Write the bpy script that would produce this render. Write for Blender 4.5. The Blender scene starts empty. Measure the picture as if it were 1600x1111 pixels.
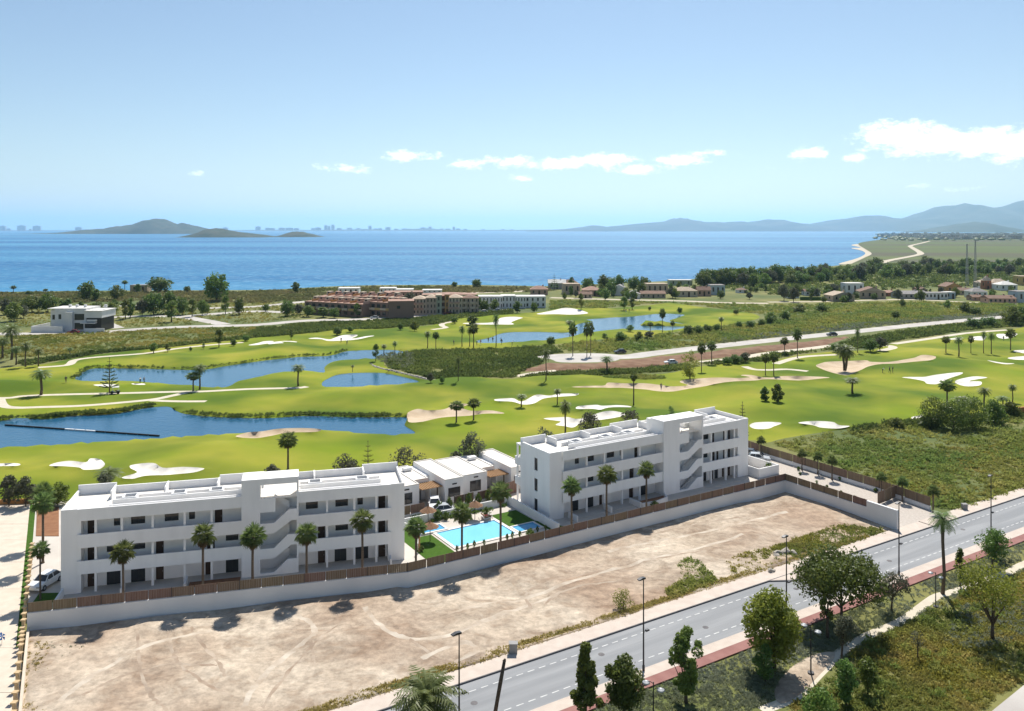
import bpy, bmesh, math, random
import numpy as np
from mathutils import Vector, Matrix, noise, kdtree
from mathutils.geometry import delaunay_2d_cdt
R = math.radians
sc = bpy.context.scene
C = sc.collection
F, H, HY = 1260.0, 43.0, 358.0          # focal length in photo pixels, camera height, horizon row

# ------------------------------------------------------------------ camera
cam = bpy.data.cameras.new('camera'); cam_o = bpy.data.objects.new('camera', cam); C.objects.link(cam_o)
cam_o.location = (0, 0, H); cam_o.rotation_euler = (R(90), 0, 0)
cam.sensor_width = 36; cam.lens = 36*F/1600; cam.shift_y = -(555.5-HY)/1600
cam.clip_start = 1; cam.clip_end = 120000
sc.camera = cam_o

# ------------------------------------------------------------------ world, sun, exposure
SUN_EL, SUN_AZ = 53.0, 12.0
w = bpy.data.worlds.new('World'); sc.world = w; w.use_nodes = True
nt = w.node_tree; nt.nodes.clear()
def N(nt, typ, **kw):
    n = nt.nodes.new(typ)
    for k, v in kw.items():
        if k.startswith('i_'):
            n.inputs[k[2:].replace('_', ' ')].default_value = v
        else: setattr(n, k, v)
    return n
def Mth(nt, op, a, b=None, c=None, clamp=False):
    n = nt.nodes.new('ShaderNodeMath'); n.operation = op; n.use_clamp = clamp
    for i, v in enumerate((a, b, c)):
        if v is None: continue
        if isinstance(v, (int, float)): n.inputs[i].default_value = v
        else: nt.links.new(v, n.inputs[i])
    return n.outputs[0]
sky = N(nt, 'ShaderNodeTexSky', sky_type='NISHITA', sun_disc=False, sun_elevation=R(SUN_EL), sun_rotation=R(SUN_AZ),
        air_density=1.0, dust_density=0.3, ozone_density=0.7, altitude=0)
tc = N(nt, 'ShaderNodeTexCoord')
sp = N(nt, 'ShaderNodeSeparateXYZ'); nt.links.new(tc.outputs['Generated'], sp.inputs[0])
az = Mth(nt, 'ARCTAN2', sp.outputs[0], sp.outputs[1]); el = Mth(nt, 'ARCSINE', sp.outputs[2])
uv = N(nt, 'ShaderNodeCombineXYZ'); nt.links.new(az, uv.inputs[0]); nt.links.new(el, uv.inputs[1])
clouds = [(1405,212,52,20,1),(1470,222,75,18,1),(1560,222,95,18,1),(1650,225,90,24,1),(1262,240,26,9,.75),(1337,247,16,6,.55),(637,243,38,8,.8),(532,263,34,7,.5),
          (735,256,36,7,.6),(800,252,44,8,.7),(870,256,62,9,.8),(940,250,50,10,.85),(1000,264,44,8,.75),(1065,250,42,8,.75),(808,279,22,5,.55),(1115,239,34,5,.45),(308,270,11,4,.4),(1425,290,18,5,.4),(1505,294,20,4,.35),(1210,264,12,4,.4)]
rng = random.Random(4)
cl = [(math.atan2(x-800, F), math.atan2(HY-y, math.hypot(F, x-800)), sx/F*1.35, sy/F*1.35, a) for x, y, sx, sy, a in clouds]
for i in range(16):
    a_ = rng.uniform(.75, 2*math.pi-.75); cl.append((a_ if a_ < math.pi else a_-2*math.pi, rng.uniform(.05, .2), rng.uniform(.02, .08), rng.uniform(.004, .014), .8))
acc = None
for a_, e_, sa, se, am in cl:
    n = N(nt, 'ShaderNodeVectorMath', operation='SUBTRACT'); nt.links.new(uv.outputs[0], n.inputs[0]); n.inputs[1].default_value = (a_, e_, 0)
    m = N(nt, 'ShaderNodeVectorMath', operation='MULTIPLY'); nt.links.new(n.outputs[0], m.inputs[0]); m.inputs[1].default_value = (1/sa, 1/se, 0)
    l = N(nt, 'ShaderNodeVectorMath', operation='LENGTH'); nt.links.new(m.outputs[0], l.inputs[0])
    v = Mth(nt, 'MULTIPLY_ADD', l.outputs['Value'], -am, am)
    acc = v if acc is None else Mth(nt, 'MAXIMUM', acc, v)
cn = N(nt, 'ShaderNodeTexNoise', i_Scale=48.0, i_Detail=9.0, i_Roughness=.68)
mp = N(nt, 'ShaderNodeMapping'); mp.inputs['Scale'].default_value = (1, 1.9, 1); nt.links.new(uv.outputs[0], mp.inputs[0]); nt.links.new(mp.outputs[0], cn.inputs['Vector'])
den = Mth(nt, 'ADD', acc, Mth(nt, 'MULTIPLY_ADD', cn.outputs[0], 2.2, -1.02))
mr = N(nt, 'ShaderNodeMapRange', interpolation_type='SMOOTHSTEP'); nt.links.new(den, mr.inputs[0])
mr.inputs[1].default_value = .12; mr.inputs[2].default_value = .72; mr.inputs[4].default_value = .95
mx = N(nt, 'ShaderNodeMix', data_type='RGBA'); nt.links.new(mr.outputs[0], mx.inputs[0]); nt.links.new(sky.outputs[0], mx.inputs[6])
mx.inputs[7].default_value = (16, 16.6, 17.4, 1)
bg = N(nt, 'ShaderNodeBackground', i_Strength=.055); nt.links.new(mx.outputs[2], bg.inputs[0])
wo = N(nt, 'ShaderNodeOutputWorld'); nt.links.new(bg.outputs[0], wo.inputs[0])
sl = bpy.data.lights.new('sun', 'SUN'); sl.energy = 3.5; sl.angle = R(.5); sl.color = (1, .95, .87)
so = bpy.data.objects.new('sun', sl); C.objects.link(so)
sd = Vector((math.sin(R(SUN_AZ))*math.cos(R(SUN_EL)), math.cos(R(SUN_AZ))*math.cos(R(SUN_EL)), math.sin(R(SUN_EL))))
so.rotation_euler = (-sd).to_track_quat('-Z', 'Y').to_euler(); so.location = sd*300
vs = sc.view_settings; vs.view_transform = 'Standard'; vs.look = 'None'; vs.exposure = .94; vs.gamma = 1
sc.cycles.max_bounces = 6; sc.cycles.volume_bounces = 1; sc.cycles.transparent_max_bounces = 12

# ------------------------------------------------------------------ helpers
def P(x, y, z=0.0):
    d = (H-z)*F/(y-HY); return Vector(((x-800)/F*d, d, z))
class MB:
    def __init__(s): s.v = []; s.f = []
    def add(s, v, f):
        n = len(s.v); s.v += [tuple(q) for q in v]; s.f += [tuple(i+n for i in q) for q in f]; return s
    def box(s, x0, x1, y0, y1, z0, z1):
        return s.add([(x0,y0,z0),(x1,y0,z0),(x1,y1,z0),(x0,y1,z0),(x0,y0,z1),(x1,y0,z1),(x1,y1,z1),(x0,y1,z1)],
                     [(0,3,2,1),(4,5,6,7),(0,1,5,4),(1,2,6,5),(2,3,7,6),(3,0,4,7)])
    def prism(s, poly, z0, z1):
        n = len(poly); a = sum(poly[i][0]*poly[(i+1)%n][1]-poly[(i+1)%n][0]*poly[i][1] for i in range(n))
        if a < 0: poly = poly[::-1]
        return s.add([(p[0],p[1],z0) for p in poly]+[(p[0],p[1],z1) for p in poly],
                     [tuple(range(n))[::-1], tuple(range(n, 2*n))]+[(i,(i+1)%n,(i+1)%n+n,i+n) for i in range(n)])
    def slab(s, poly, y0, y1):           # polygon in the x-z plane, extruded along y
        n = len(poly); a = sum(poly[i][0]*poly[(i+1)%n][1]-poly[(i+1)%n][0]*poly[i][1] for i in range(n))
        if a < 0: poly = poly[::-1]
        return s.add([(p[0],y0,p[1]) for p in poly]+[(p[0],y1,p[1]) for p in poly],
                     [tuple(range(n)), tuple(range(n, 2*n))[::-1]]+[(i,i+n,(i+1)%n+n,(i+1)%n) for i in range(n)])
    def tube(s, pts, rad, n=8, cap=True):
        pts = [Vector(p) for p in pts]; m = len(pts)
        if isinstance(rad, (int, float)): rad = [rad]*m
        vs_, fs = [], []
        for i, p in enumerate(pts):
            t = (pts[min(i+1, m-1)]-pts[max(i-1, 0)]).normalized()
            a = t.cross(Vector((0,0,1)) if abs(t.z) < .9 else Vector((1,0,0))).normalized(); b = t.cross(a)
            vs_ += [p+(a*math.cos(2*math.pi*k/n)+b*math.sin(2*math.pi*k/n))*rad[i] for k in range(n)]
        for i in range(m-1): fs += [(i*n+k, i*n+(k+1)%n, (i+1)*n+(k+1)%n, (i+1)*n+k) for k in range(n)]
        if cap: fs += [tuple(range(n))[::-1], tuple(range((m-1)*n, m*n))]
        return s.add(vs_, fs)
    def beam(s, a, b, wd, h):            # straight bar between two points
        a, b = Vector(a), Vector(b); t = (b-a).normalized(); x = t.cross(Vector((0,0,1)))
        x = (Vector((1,0,0)) if x.length < 1e-4 else x.normalized())*wd/2; y = x.cross(t).normalized()*h/2
        return s.add([a-x-y,a+x-y,a+x+y,a-x+y,b-x-y,b+x-y,b+x+y,b-x+y],[(0,3,2,1),(4,5,6,7),(0,1,5,4),(1,2,6,5),(2,3,7,6),(3,0,4,7)])
    def mesh(s, name, smooth=False):
        me = bpy.data.meshes.new(name); me.from_pydata(s.v, [], s.f); me.update()
        if smooth: me.shade_smooth()
        return me
def npmesh(name, v, tris):
    me = bpy.data.meshes.new(name); v = np.asarray(v, np.float32); tris = np.asarray(tris, np.int32); k = tris.shape[1]
    me.vertices.add(len(v)); me.vertices.foreach_set('co', v.ravel()); me.loops.add(tris.size); me.loops.foreach_set('vertex_index', tris.ravel())
    me.polygons.add(len(tris)); me.polygons.foreach_set('loop_start', np.arange(0, tris.size, k, dtype=np.int32)); me.polygons.foreach_set('loop_total', np.full(len(tris), k, np.int32))
    me.update(calc_edges=True); me.validate(); return me
def ob(name, me, m=None, parent=None, smooth=False):
    if isinstance(me, MB): me = me.mesh(name, smooth)
    if m is not None and not me.materials: me.materials.append(m)
    o = bpy.data.objects.new(name, me); C.objects.link(o)
    if parent: o.parent = parent
    return o
def tag(o, label=None, cat=None, group=None, kind=None):
    if label: o['label'] = label
    if cat: o['category'] = cat
    if group: o['group'] = group
    if kind: o['kind'] = kind
    return o
def thing(name, label, cat, loc=(0,0,0), rz=0, group=None, s=1):
    o = bpy.data.objects.new(name, None); C.objects.link(o); o.location = loc; o.rotation_euler = (0,0,rz); o.scale = (s,s,s) if isinstance(s, (int, float)) else s
    o.empty_display_size = .2
    return tag(o, label, cat, group)
def dup(root, loc, rz, s=1, label=None, group=None):
    def cp(o, par):
        c = o.copy(); C.objects.link(c); c.parent = par
        for ch in kids.get(o, []): cp(ch, c)
        return c
    kids = {}
    def walk(o):
        kids[o] = list(o.children)
        for ch in kids[o]: walk(ch)
    walk(root); r = cp(root, None); r.location = loc; r.rotation_euler = (0,0,rz); r.scale = (s,s,s) if isinstance(s, (int, float)) else s
    if label: r['label'] = label
    if group: r['group'] = group
    elif 'group' in r and group == '': del r['group']
    return r
class Proto:                              # a thing built once; the first placing uses it, the rest are copies
    def __init__(s, make): s.make = make; s.root = None
    def put(s, loc, rz=0, sc_=1, label=None, group=None):
        if s.root is None:
            s.root = s.make(); r = s.root; r.location = loc; r.rotation_euler = (0,0,rz); r.scale = (sc_,)*3 if isinstance(sc_, (int, float)) else sc_
            if label: r['label'] = label
            if group: r['group'] = group
            return r
        return dup(s.root, loc, rz, sc_, label, group)

# ------------------------------------------------------------------ materials
def mat(name, col, rough=.8, col2=None, scale=1.0, detail=4, bump=0, bscale=None, col3=None, scale3=.05, spec=.3, metal=0, coord='pos', lo=.35, hi=.65, rand=0, trans=0, stretch=None):
    m = bpy.data.materials.new(name); m.use_nodes = True; t = m.node_tree; t.nodes.clear()
    out = N(t, 'ShaderNodeOutputMaterial'); b = N(t, 'ShaderNodeBsdfPrincipled'); b.inputs['Roughness'].default_value = rough; b.inputs['Metallic'].default_value = metal
    b.inputs['Specular IOR Level'].default_value = spec
    if coord == 'pos': co = N(t, 'ShaderNodeNewGeometry').outputs['Position']
    else: co = N(t, 'ShaderNodeTexCoord').outputs['Object']
    if stretch:
        q = N(t, 'ShaderNodeMapping', vector_type='TEXTURE'); q.inputs['Rotation'].default_value = (0,0,stretch[0]); q.inputs['Scale'].default_value = tuple(1/v for v in stretch[1]); t.links.new(co, q.inputs[0]); co = q.outputs[0]
    def nz(s_, d_=detail):
        n = N(t, 'ShaderNodeTexNoise', i_Scale=s_, i_Detail=float(d_)); t.links.new(co, n.inputs['Vector']); return n.outputs[0]
    def ramp(f, a, c_):
        q = N(t, 'ShaderNodeMapRange'); t.links.new(f, q.inputs[0]); q.inputs[1].default_value = a; q.inputs[2].default_value = c_; return q.outputs[0]
    def mix(f, a, c_):
        q = N(t, 'ShaderNodeMix', data_type='RGBA'); t.links.new(f, q.inputs[0])
        for i, v in ((6, a), (7, c_)):
            if isinstance(v, tuple): q.inputs[i].default_value = v+(1,)
            else: t.links.new(v, q.inputs[i])
        return q.outputs[2]
    cur = None
    if col2: cur = mix(ramp(nz(scale), lo, hi), col, col2)
    if col3: cur = mix(ramp(nz(scale3, 3), .42, .62), cur if cur is not None else col, col3)
    if rand:
        oi = N(t, 'ShaderNodeObjectInfo'); hs = N(t, 'ShaderNodeHueSaturation'); t.links.new(Mth(t, 'MULTIPLY_ADD', oi.outputs['Random'], rand, 1-rand/2), hs.inputs['Value'])
        t.links.new(Mth(t, 'MULTIPLY_ADD', oi.outputs['Random'], .05, .475), hs.inputs['Hue'])
        if cur is not None: t.links.new(cur, hs.inputs['Color'])
        else: hs.inputs['Color'].default_value = col+(1,)
        cur = hs.outputs[0]
    if cur is not None: t.links.new(cur, b.inputs['Base Color'])
    else: b.inputs['Base Color'].default_value = col+(1,)
    if bump:
        bm = N(t, 'ShaderNodeBump', i_Strength=.8, i_Distance=bump); t.links.new(nz(bscale or scale*2, 5), bm.inputs['Height']); t.links.new(bm.outputs[0], b.inputs['Normal'])
    sh = b.outputs[0]
    if trans:
        tr = N(t, 'ShaderNodeBsdfTranslucent'); ms = N(t, 'ShaderNodeMixShader'); ms.inputs[0].default_value = trans
        if cur is not None: t.links.new(cur, tr.inputs[0])
        else: tr.inputs[0].default_value = col+(1,)
        t.links.new(sh, ms.inputs[1]); t.links.new(tr.outputs[0], ms.inputs[2]); sh = ms.outputs[0]
    t.links.new(sh, out.inputs[0]); return m
def water(name, col, rough, wscale, dist, col2=None, cscale=.002, stretch=(1,1,1), s2=None, spec=.35, speck=False):
    m = bpy.data.materials.new(name); m.use_nodes = True; t = m.node_tree; b = t.nodes['Principled BSDF']
    b.inputs['Roughness'].default_value = rough; b.inputs['IOR'].default_value = 1.33; b.inputs['Specular IOR Level'].default_value = spec; b.inputs['Base Color'].default_value = col+(1,)
    g = N(t, 'ShaderNodeNewGeometry'); q = N(t, 'ShaderNodeMapping'); q.inputs['Scale'].default_value = stretch; t.links.new(g.outputs['Position'], q.inputs[0])
    n = N(t, 'ShaderNodeTexNoise', i_Scale=wscale, i_Detail=6.0, i_Roughness=.6); t.links.new(q.outputs[0], n.inputs['Vector']); hgt = n.outputs[0]
    if s2:
        n3 = N(t, 'ShaderNodeTexNoise', i_Scale=s2, i_Detail=4.0); t.links.new(q.outputs[0], n3.inputs['Vector']); hgt = Mth(t, 'ADD', hgt, Mth(t, 'MULTIPLY', n3.outputs[0], wscale/s2))
    bm = N(t, 'ShaderNodeBump', i_Strength=1.0, i_Distance=dist); t.links.new(hgt, bm.inputs['Height']); t.links.new(bm.outputs[0], b.inputs['Normal'])
    if col2:
        q2 = N(t, 'ShaderNodeMapping'); q2.inputs['Scale'].default_value = (.12, 1, 1); t.links.new(g.outputs['Position'], q2.inputs[0])
        n2 = N(t, 'ShaderNodeTexNoise', i_Scale=cscale, i_Detail=4.0); t.links.new(q2.outputs[0], n2.inputs['Vector'])
        r2 = N(t, 'ShaderNodeMapRange'); t.links.new(n2.outputs[0], r2.inputs[0]); r2.inputs[1].default_value = .38; r2.inputs[2].default_value = .66
        x = N(t, 'ShaderNodeMix', data_type='RGBA'); t.links.new(r2.outputs[0], x.inputs[0]); x.inputs[6].default_value = col+(1,); x.inputs[7].default_value = col2+(1,); src = x.outputs[2]
        if speck:  # sparkle of the sea painted into its base colour as pale noise flecks
            n4 = N(t, 'ShaderNodeTexNoise', i_Scale=.11, i_Detail=5.0, i_Roughness=.7); q4 = N(t, 'ShaderNodeMapping'); q4.inputs['Scale'].default_value = (1,.55,1); t.links.new(g.outputs['Position'], q4.inputs[0]); t.links.new(q4.outputs[0], n4.inputs['Vector'])
            r4 = N(t, 'ShaderNodeMapRange'); t.links.new(n4.outputs[0], r4.inputs[0]); r4.inputs[1].default_value = .48; r4.inputs[2].default_value = .78; r4.inputs[4].default_value = .55
            y = N(t, 'ShaderNodeMix', data_type='RGBA'); t.links.new(r4.outputs[0], y.inputs[0]); t.links.new(src, y.inputs[6]); y.inputs[7].default_value = (.22,.45,.62,1); src = y.outputs[2]
        t.links.new(src, b.inputs['Base Color'])
        if speck:        # wind roughened water: diffuse body under a weakened mirror layer
            df = N(t, 'ShaderNodeBsdfDiffuse'); gl_ = N(t, 'ShaderNodeBsdfGlossy', i_Roughness=rough); fr = N(t, 'ShaderNodeFresnel', i_IOR=1.33); ms = N(t, 'ShaderNodeMixShader')
            for n_ in (gl_, fr): t.links.new(bm.outputs[0], n_.inputs['Normal'])
            t.links.new(src, df.inputs[0]); t.links.new(Mth(t, 'MULTIPLY', fr.outputs[0], .38), ms.inputs[0]); t.links.new(df.outputs[0], ms.inputs[1]); t.links.new(gl_.outputs[0], ms.inputs[2])
            t.links.new(ms.outputs[0], t.nodes['Material Output'].inputs[0])
    return m
M = {}
M['scrub'] = mat('scrub_earth', (.14,.15,.04), 1, (.22,.205,.07), .12, 6, .3, .5, (.09,.12,.035), .018)
M['turf'] = mat('golf_turf', (.165,.22,.012), .95, (.285,.275,.035), .045, 7, .05, 3, (.078,.13,.010), .03, spec=.1)
M['lawn'] = mat('lawn', (.045,.10,.012), 1, (.06,.12,.018), 2, 4, .04, 8, spec=.1)
M['sand'] = mat('white_sand', (.68,.64,.57), 1, (.76,.72,.65), .5, 3, .05, 2)
M['tansand'] = mat('tan_sand', (.47,.36,.24), 1, (.55,.44,.31), .3, 4, .05, 2)
M['path'] = mat('path_concrete', (.52,.46,.36), .95, (.60,.54,.43), .6)
M['redsoil'] = mat('red_soil', (.16,.085,.05), 1, (.23,.14,.085), .3, 5, .3, 1)
M['paleroad'] = mat('pale_asphalt', (.40,.37,.34), .9, (.50,.47,.43), .15)
M['farsand'] = mat('beach_sand', (.50,.44,.34), 1)
M['estate'] = mat('estate_paving', (.50,.455,.40), .9, (.56,.51,.45), .35, 4)
M['drive'] = mat('gravel_drive', (.42,.37,.32), 1, (.50,.45,.40), 3, 4, .03, 12)
M['brownsoil'] = mat('brown_soil', (.22,.10,.05), 1, (.28,.14,.07), 1)
M['asphalt'] = mat('asphalt', (.25,.257,.265), .85, (.305,.31,.315), .8, 7, .004, 40, (.225,.232,.24), .9, stretch=(.551,(.05,.7,1)))
M['pave'] = mat('pink_pavement', (.51,.43,.365), .9, (.57,.49,.42), .9, 5)
M['cycle'] = mat('red_cycle_lane', (.25,.115,.10), .9, (.30,.15,.13), .7)
M['kerb'] = mat('kerb_stone', (.12,.115,.12), .9, (.17,.16,.16), 2)
M['slab'] = mat('concrete_slab', (.56,.48,.385), .9, (.62,.54,.44), .8, 5)
M['line'] = mat('road_paint', (.66,.66,.64), .8, (.5,.5,.49), 1.5)
M['white'] = mat('white_render', (.84,.83,.815), .85, (.785,.775,.76), .6, 7, .004, 6, coord='obj', stretch=(0,(1.6,1.6,.3)), lo=.4, hi=.75)
M['whitewall'] = mat('white_wall', (.78,.77,.755), .85, (.70,.69,.68), .22, 6, .006, 5, stretch=(0,(1,1,.35)))
M['roofdeck'] = mat('roof_deck', (.70,.66,.60), .9, (.75,.71,.65), .5, coord='obj')
M['glass'] = mat('window_glass', (.04,.043,.047), .05, spec=.5)
M['frame'] = mat('dark_frame', (.035,.032,.03), .5)
M['door'] = mat('brown_door', (.06,.034,.022), .55, (.045,.026,.018), 3, coord='obj')
M['slat'] = mat('slat_fence', (.235,.165,.115), .8, (.18,.12,.082), 1.2, 3, .02, 14, stretch=(0,(6,6,.3)), rand=.04)
M['steel'] = mat('dark_steel', (.05,.05,.055), .45, metal=.3)
M['lampgrey'] = mat('lamp_grey', (.35,.36,.37), .4, metal=.3)
M['bark'] = mat('bark', (.075,.055,.038), 1, (.12,.09,.065), 5, 4, .03, 12, coord='obj')
M['palmbark'] = mat('palm_bark', (.105,.078,.055), 1, (.17,.13,.095), 4, 4, .05, 9, coord='obj', stretch=(0,(1,1,5)))
M['frond'] = mat('palm_frond', (.14,.19,.055), .45, (.19,.24,.08), .8, 3, trans=.4, rand=.4)
M['deadfrond'] = mat('dead_frond', (.24,.165,.085), .9, (.17,.11,.06), 2, trans=.2)
M['leaf_dark'] = mat('leaf_dark', (.10,.16,.034), .5, (.145,.20,.045), .7, 3, trans=.4, rand=.4)
M['leaf_mid'] = mat('leaf_mid', (.13,.185,.036), .55, (.18,.23,.05), .7, 3, trans=.42, rand=.4)
M['leaf_yellow'] = mat('leaf_yellow', (.20,.22,.03), .6, (.26,.27,.045), .6, 3, trans=.45, rand=.3)
M['leaf_olive'] = mat('leaf_olive', (.10,.11,.065), .65, (.14,.145,.09), .9, 3, trans=.38, rand=.3)
M['sc_green'] = mat('scrub_green', (.24,.275,.06), .9, (.36,.335,.10), .25, 4, 0, None, (.17,.24,.06), .05, trans=.52)
M['sc_yellow'] = mat('scrub_yellow', (.29,.27,.05), .9, (.38,.31,.10), .3, 4, 0, None, (.17,.21,.05), .07, trans=.55)
M['sc_grey'] = mat('scrub_grey', (.22,.25,.18), .9, (.27,.29,.21), .8, 4, 0, None, (.20,.22,.11), .06, trans=.4)
M['sc_dry'] = mat('scrub_dry', (.46,.37,.14), .95, (.34,.29,.10), .5, 4, 0, None, (.38,.31,.10), .12, trans=.55)
M['sc_dark'] = mat('scrub_dark', (.115,.16,.04), .9, (.18,.21,.055), .2, 4, 0, None, (.09,.125,.035), .03, trans=.5)
M['reed'] = mat('reed', (.20,.19,.075), .95, (.25,.215,.10), .05, 4, 0, None, (.14,.16,.055), .02, trans=.4)
M['pond'] = water('pond_water', (.02,.095,.18), .06, .9, .06, (.035,.12,.20), .03)
M['sea'] = water('sea_water', (.0,.105,.27), .2, .16, 1.1, (.05,.23,.40), .003, (1,.7,1), .035, spec=.07, speck=True)
M['pool'] = water('pool_water', (.20,.56,.74), .05, 1.5, .02)
M['tile'] = mat('pool_tile', (.16,.40,.62), .3)
M['spa'] = water('spa_water', (.09,.36,.60), .05, 2, .02)
M['straw'] = mat('straw_thatch', (.26,.15,.085), 1, (.18,.10,.06), 6, coord='obj')
M['wood'] = mat('pergola_wood', (.42,.25,.115), .7, (.34,.19,.085), 3, 3, .01, 8, coord='obj')
M['post'] = mat('pale_wood', (.58,.43,.25), .8, (.50,.36,.20), 3, coord='obj')
M['orange'] = mat('orange_wall', (.42,.20,.07), .9, (.36,.17,.06), .6)
M['grey'] = mat('grey_concrete', (.33,.32,.31), .9, (.27,.26,.25), 1)
M['rock'] = mat('rock', (.42,.38,.33), 1, (.30,.27,.23), 2, 4, .1, 3)
M['rubber'] = mat('rubber', (.02,.02,.022), .8)
M['blue'] = mat('blue_fabric', (.02,.06,.30), .6, (.03,.22,.55), 6, coord='obj')
M['black'] = mat('black_paint', (.012,.012,.014), .35)
def dirt():
    m = mat('bare_dirt', (.42,.345,.265), 1, (.525,.45,.36), .13, 8, .35, .5, (.345,.255,.185), .06)
    t = m.node_tree; b = next(n for n in t.nodes if n.type == 'BSDF_PRINCIPLED'); src = b.inputs['Base Color'].links[0].from_socket
    g = N(t, 'ShaderNodeNewGeometry'); q = N(t, 'ShaderNodeMapping'); q.inputs['Rotation'].default_value = (0,0,R(-33)); q.inputs['Scale'].default_value = (.13,.19,1); t.links.new(g.outputs['Position'], q.inputs[0])
    wn = N(t, 'ShaderNodeTexNoise', i_Scale=1.6, i_Detail=7.0, i_Distortion=1.2, i_Roughness=.62); t.links.new(q.outputs[0], wn.inputs['Vector'])
    r = N(t, 'ShaderNodeValToRGB'); e = r.color_ramp.elements; e[0].position = .34; e[0].color = (.74,.68,.63,1); e[1].position = .60; e[1].color = (1.16,1.15,1.13,1); e2 = e.new(.47); e2.color = (.94,.92,.9,1)
    t.links.new(wn.outputs[0], r.inputs[0])
    fn = N(t, 'ShaderNodeTexNoise', i_Scale=1.3, i_Detail=9.0, i_Roughness=.75); t.links.new(g.outputs['Position'], fn.inputs['Vector'])
    r2 = N(t, 'ShaderNodeMapRange'); t.links.new(fn.outputs[0], r2.inputs[0]); r2.inputs[1].default_value = .3; r2.inputs[2].default_value = .6; r2.inputs[3].default_value = .62; r2.inputs[4].default_value = 1.08
    x = N(t, 'ShaderNodeMix', data_type='RGBA', blend_type='MULTIPLY'); x.inputs[0].default_value = 1; t.links.new(src, x.inputs[6]); t.links.new(r.outputs[0], x.inputs[7])
    x2 = N(t, 'ShaderNodeMix', data_type='RGBA', blend_type='MULTIPLY'); x2.inputs[0].default_value = 1; t.links.new(x.outputs[2], x2.inputs[6]); t.links.new(r2.outputs[0], x2.inputs[7])
    t.links.new(x2.outputs[2], b.inputs['Base Color']); return m
M['dirt'] = dirt(); M['rut'] = mat('wheel_rut', (.29,.215,.155), 1, (.44,.36,.28), .5, 8, .1, 2)
M['palerut'] = mat('pale_rut', (.56,.49,.40), 1, (.38,.30,.225), .45, 8, .1, 2)
# ------------------------------------------------------------------ ground sheet: one triangulation, cut along the outlines of greens, ponds, bunkers and paths
def smooth(pts, closed=True, k=4):
    p = [Vector(q[:2]) for q in pts]; n = len(p); out = []
    for i in range(n if closed else n-1):
        a, b, c, d = (p[(i-1)%n], p[i], p[(i+1)%n], p[(i+2)%n]) if closed else (p[max(i-1,0)], p[i], p[i+1], p[min(i+2,n-1)])
        for j in range(k):
            t = j/k; out.append(.5*((2*b)+(c-a)*t+(2*a-5*b+4*c-d)*t*t+(3*b-a-3*c+d)*t**3))
    if not closed: out.append(p[-1])
    return out
def W(pts): return [P(x, y).xy for x, y in pts]
def ribbon(pts, wd, k=5):
    p = smooth(W(pts), False, k); l, r = [], []
    for i, q in enumerate(p):
        t = (p[min(i+1,len(p)-1)]-p[max(i-1,0)]).normalized(); n = Vector((-t.y, t.x))*wd/2; l.append(q+n); r.append(q-n)
    return l+r[::-1]
REG = []   # (object name, material key, polygon, kind of relief) in painting order
def reg(name, m, poly, rel=None): REG.append((name, m, [Vector(q[:2]) for q in poly], rel))
shore = [(-900,458),(-400,458),(0,456),(150,454),(400,453),(470,450),(560,446),(700,445),(800,446),(860,447),(950,443),(1000,441),(1060,438),(1100,434),(1150,430),(1230,424),(1290,417),(1330,412)]
XL, XR = P(-900,458).x, P(1330,412).x
GN = [Vector((-330,40))] + [Vector((XL,P(-900,458).y))] + smooth(W(shore), False, 3) + [Vector((760,1003)), Vector((760,760)), Vector((420,40))]
reg('ground', 'scrub', GN)
# golf turf
reg('golf_course', 'turf', smooth(W([(-260,600),(-60,588),(0,576),(70,569),(105,562),(150,554),(230,547),(300,539),(400,528),(450,523),(520,519),(580,516),(627,514),(677,508),(695,500),(725,496),(770,494),(825,489),(875,486),(921,485),(976,481),(1034,476),(1064,475),(1090,479),(1153,486),(1180,491),(1186,497),(1160,504),(1127,509),(1064,517),(1014,525),(941,530),(900,535),(850,539),(800,543),(740,545),(690,545),(650,548),(628,556),(600,566),(612,578),(640,587),(670,594),(727,593),(760,591),(800,592),(850,588),(941,588),(1019,585),(1052,582),(1097,572),(1160,567),(1200,565),(1250,555),(1308,549),(1361,547),(1396,537),(1452,529),(1510,520),(1573,515),(1640,508),(1800,498),(1830,600),(1640,632),(1550,650),(1444,657),(1397,664),(1339,669),(1288,675),(1225,685),(1195,692),(1160,688),(1000,704),(820,724),(700,738),(560,746),(440,755),(250,768),(90,782),(-40,788),(-300,812)]), True, 3), 'golf')
def pond(name, pts): reg(name, 'pond', smooth(W(pts), True, 3), 'pond')
pond('pond', [(-200,676),(-90,664),(0,655),(28,650),(70,652),(113,647),(176,644),(214,637),(244,633),(265,633),(275,639),(290,644),(328,648),(378,650),(430,650),(476,647),(551,649),(627,649),(637,652),(632,661),(642,668),(648,674),(619,677),(589,675),(526,672),(476,670),(425,672),(348,677),(252,682),(176,687),(113,691),(0,697),(-120,706),(-220,708)])
pond('pond', [(117,590),(136,576),(161,573),(227,574),(297,576),(323,575),(353,570),(400,563),(463,556),(513,554),(541,547),(576,545),(614,545),(633,548),(627,553),(594,555),(583,559),(541,560),(518,564),(507,572),(506,580),(476,577),(425,582),(400,588),(373,593),(358,601),(335,603),(265,598),(202,593),(151,594)])
pond('pond', [(503,596),(513,589),(533,582),(576,580),(602,581),(627,586),(655,594),(627,598),(589,600),(539,603),(508,602)])
pond('pond', [(744,531),(765,526),(790,518),(838,517),(883,518),(903,515),(898,509),(906,504),(926,501),(916,498),(951,495),(989,493),(1027,489),(1054,489),(1070,491),(1056,496),(1046,500),(1066,504),(1074,509),(1052,514),(1014,515),(976,513),(951,514),(913,519),(888,525),(850,530),(800,533),(757,535)])
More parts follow.
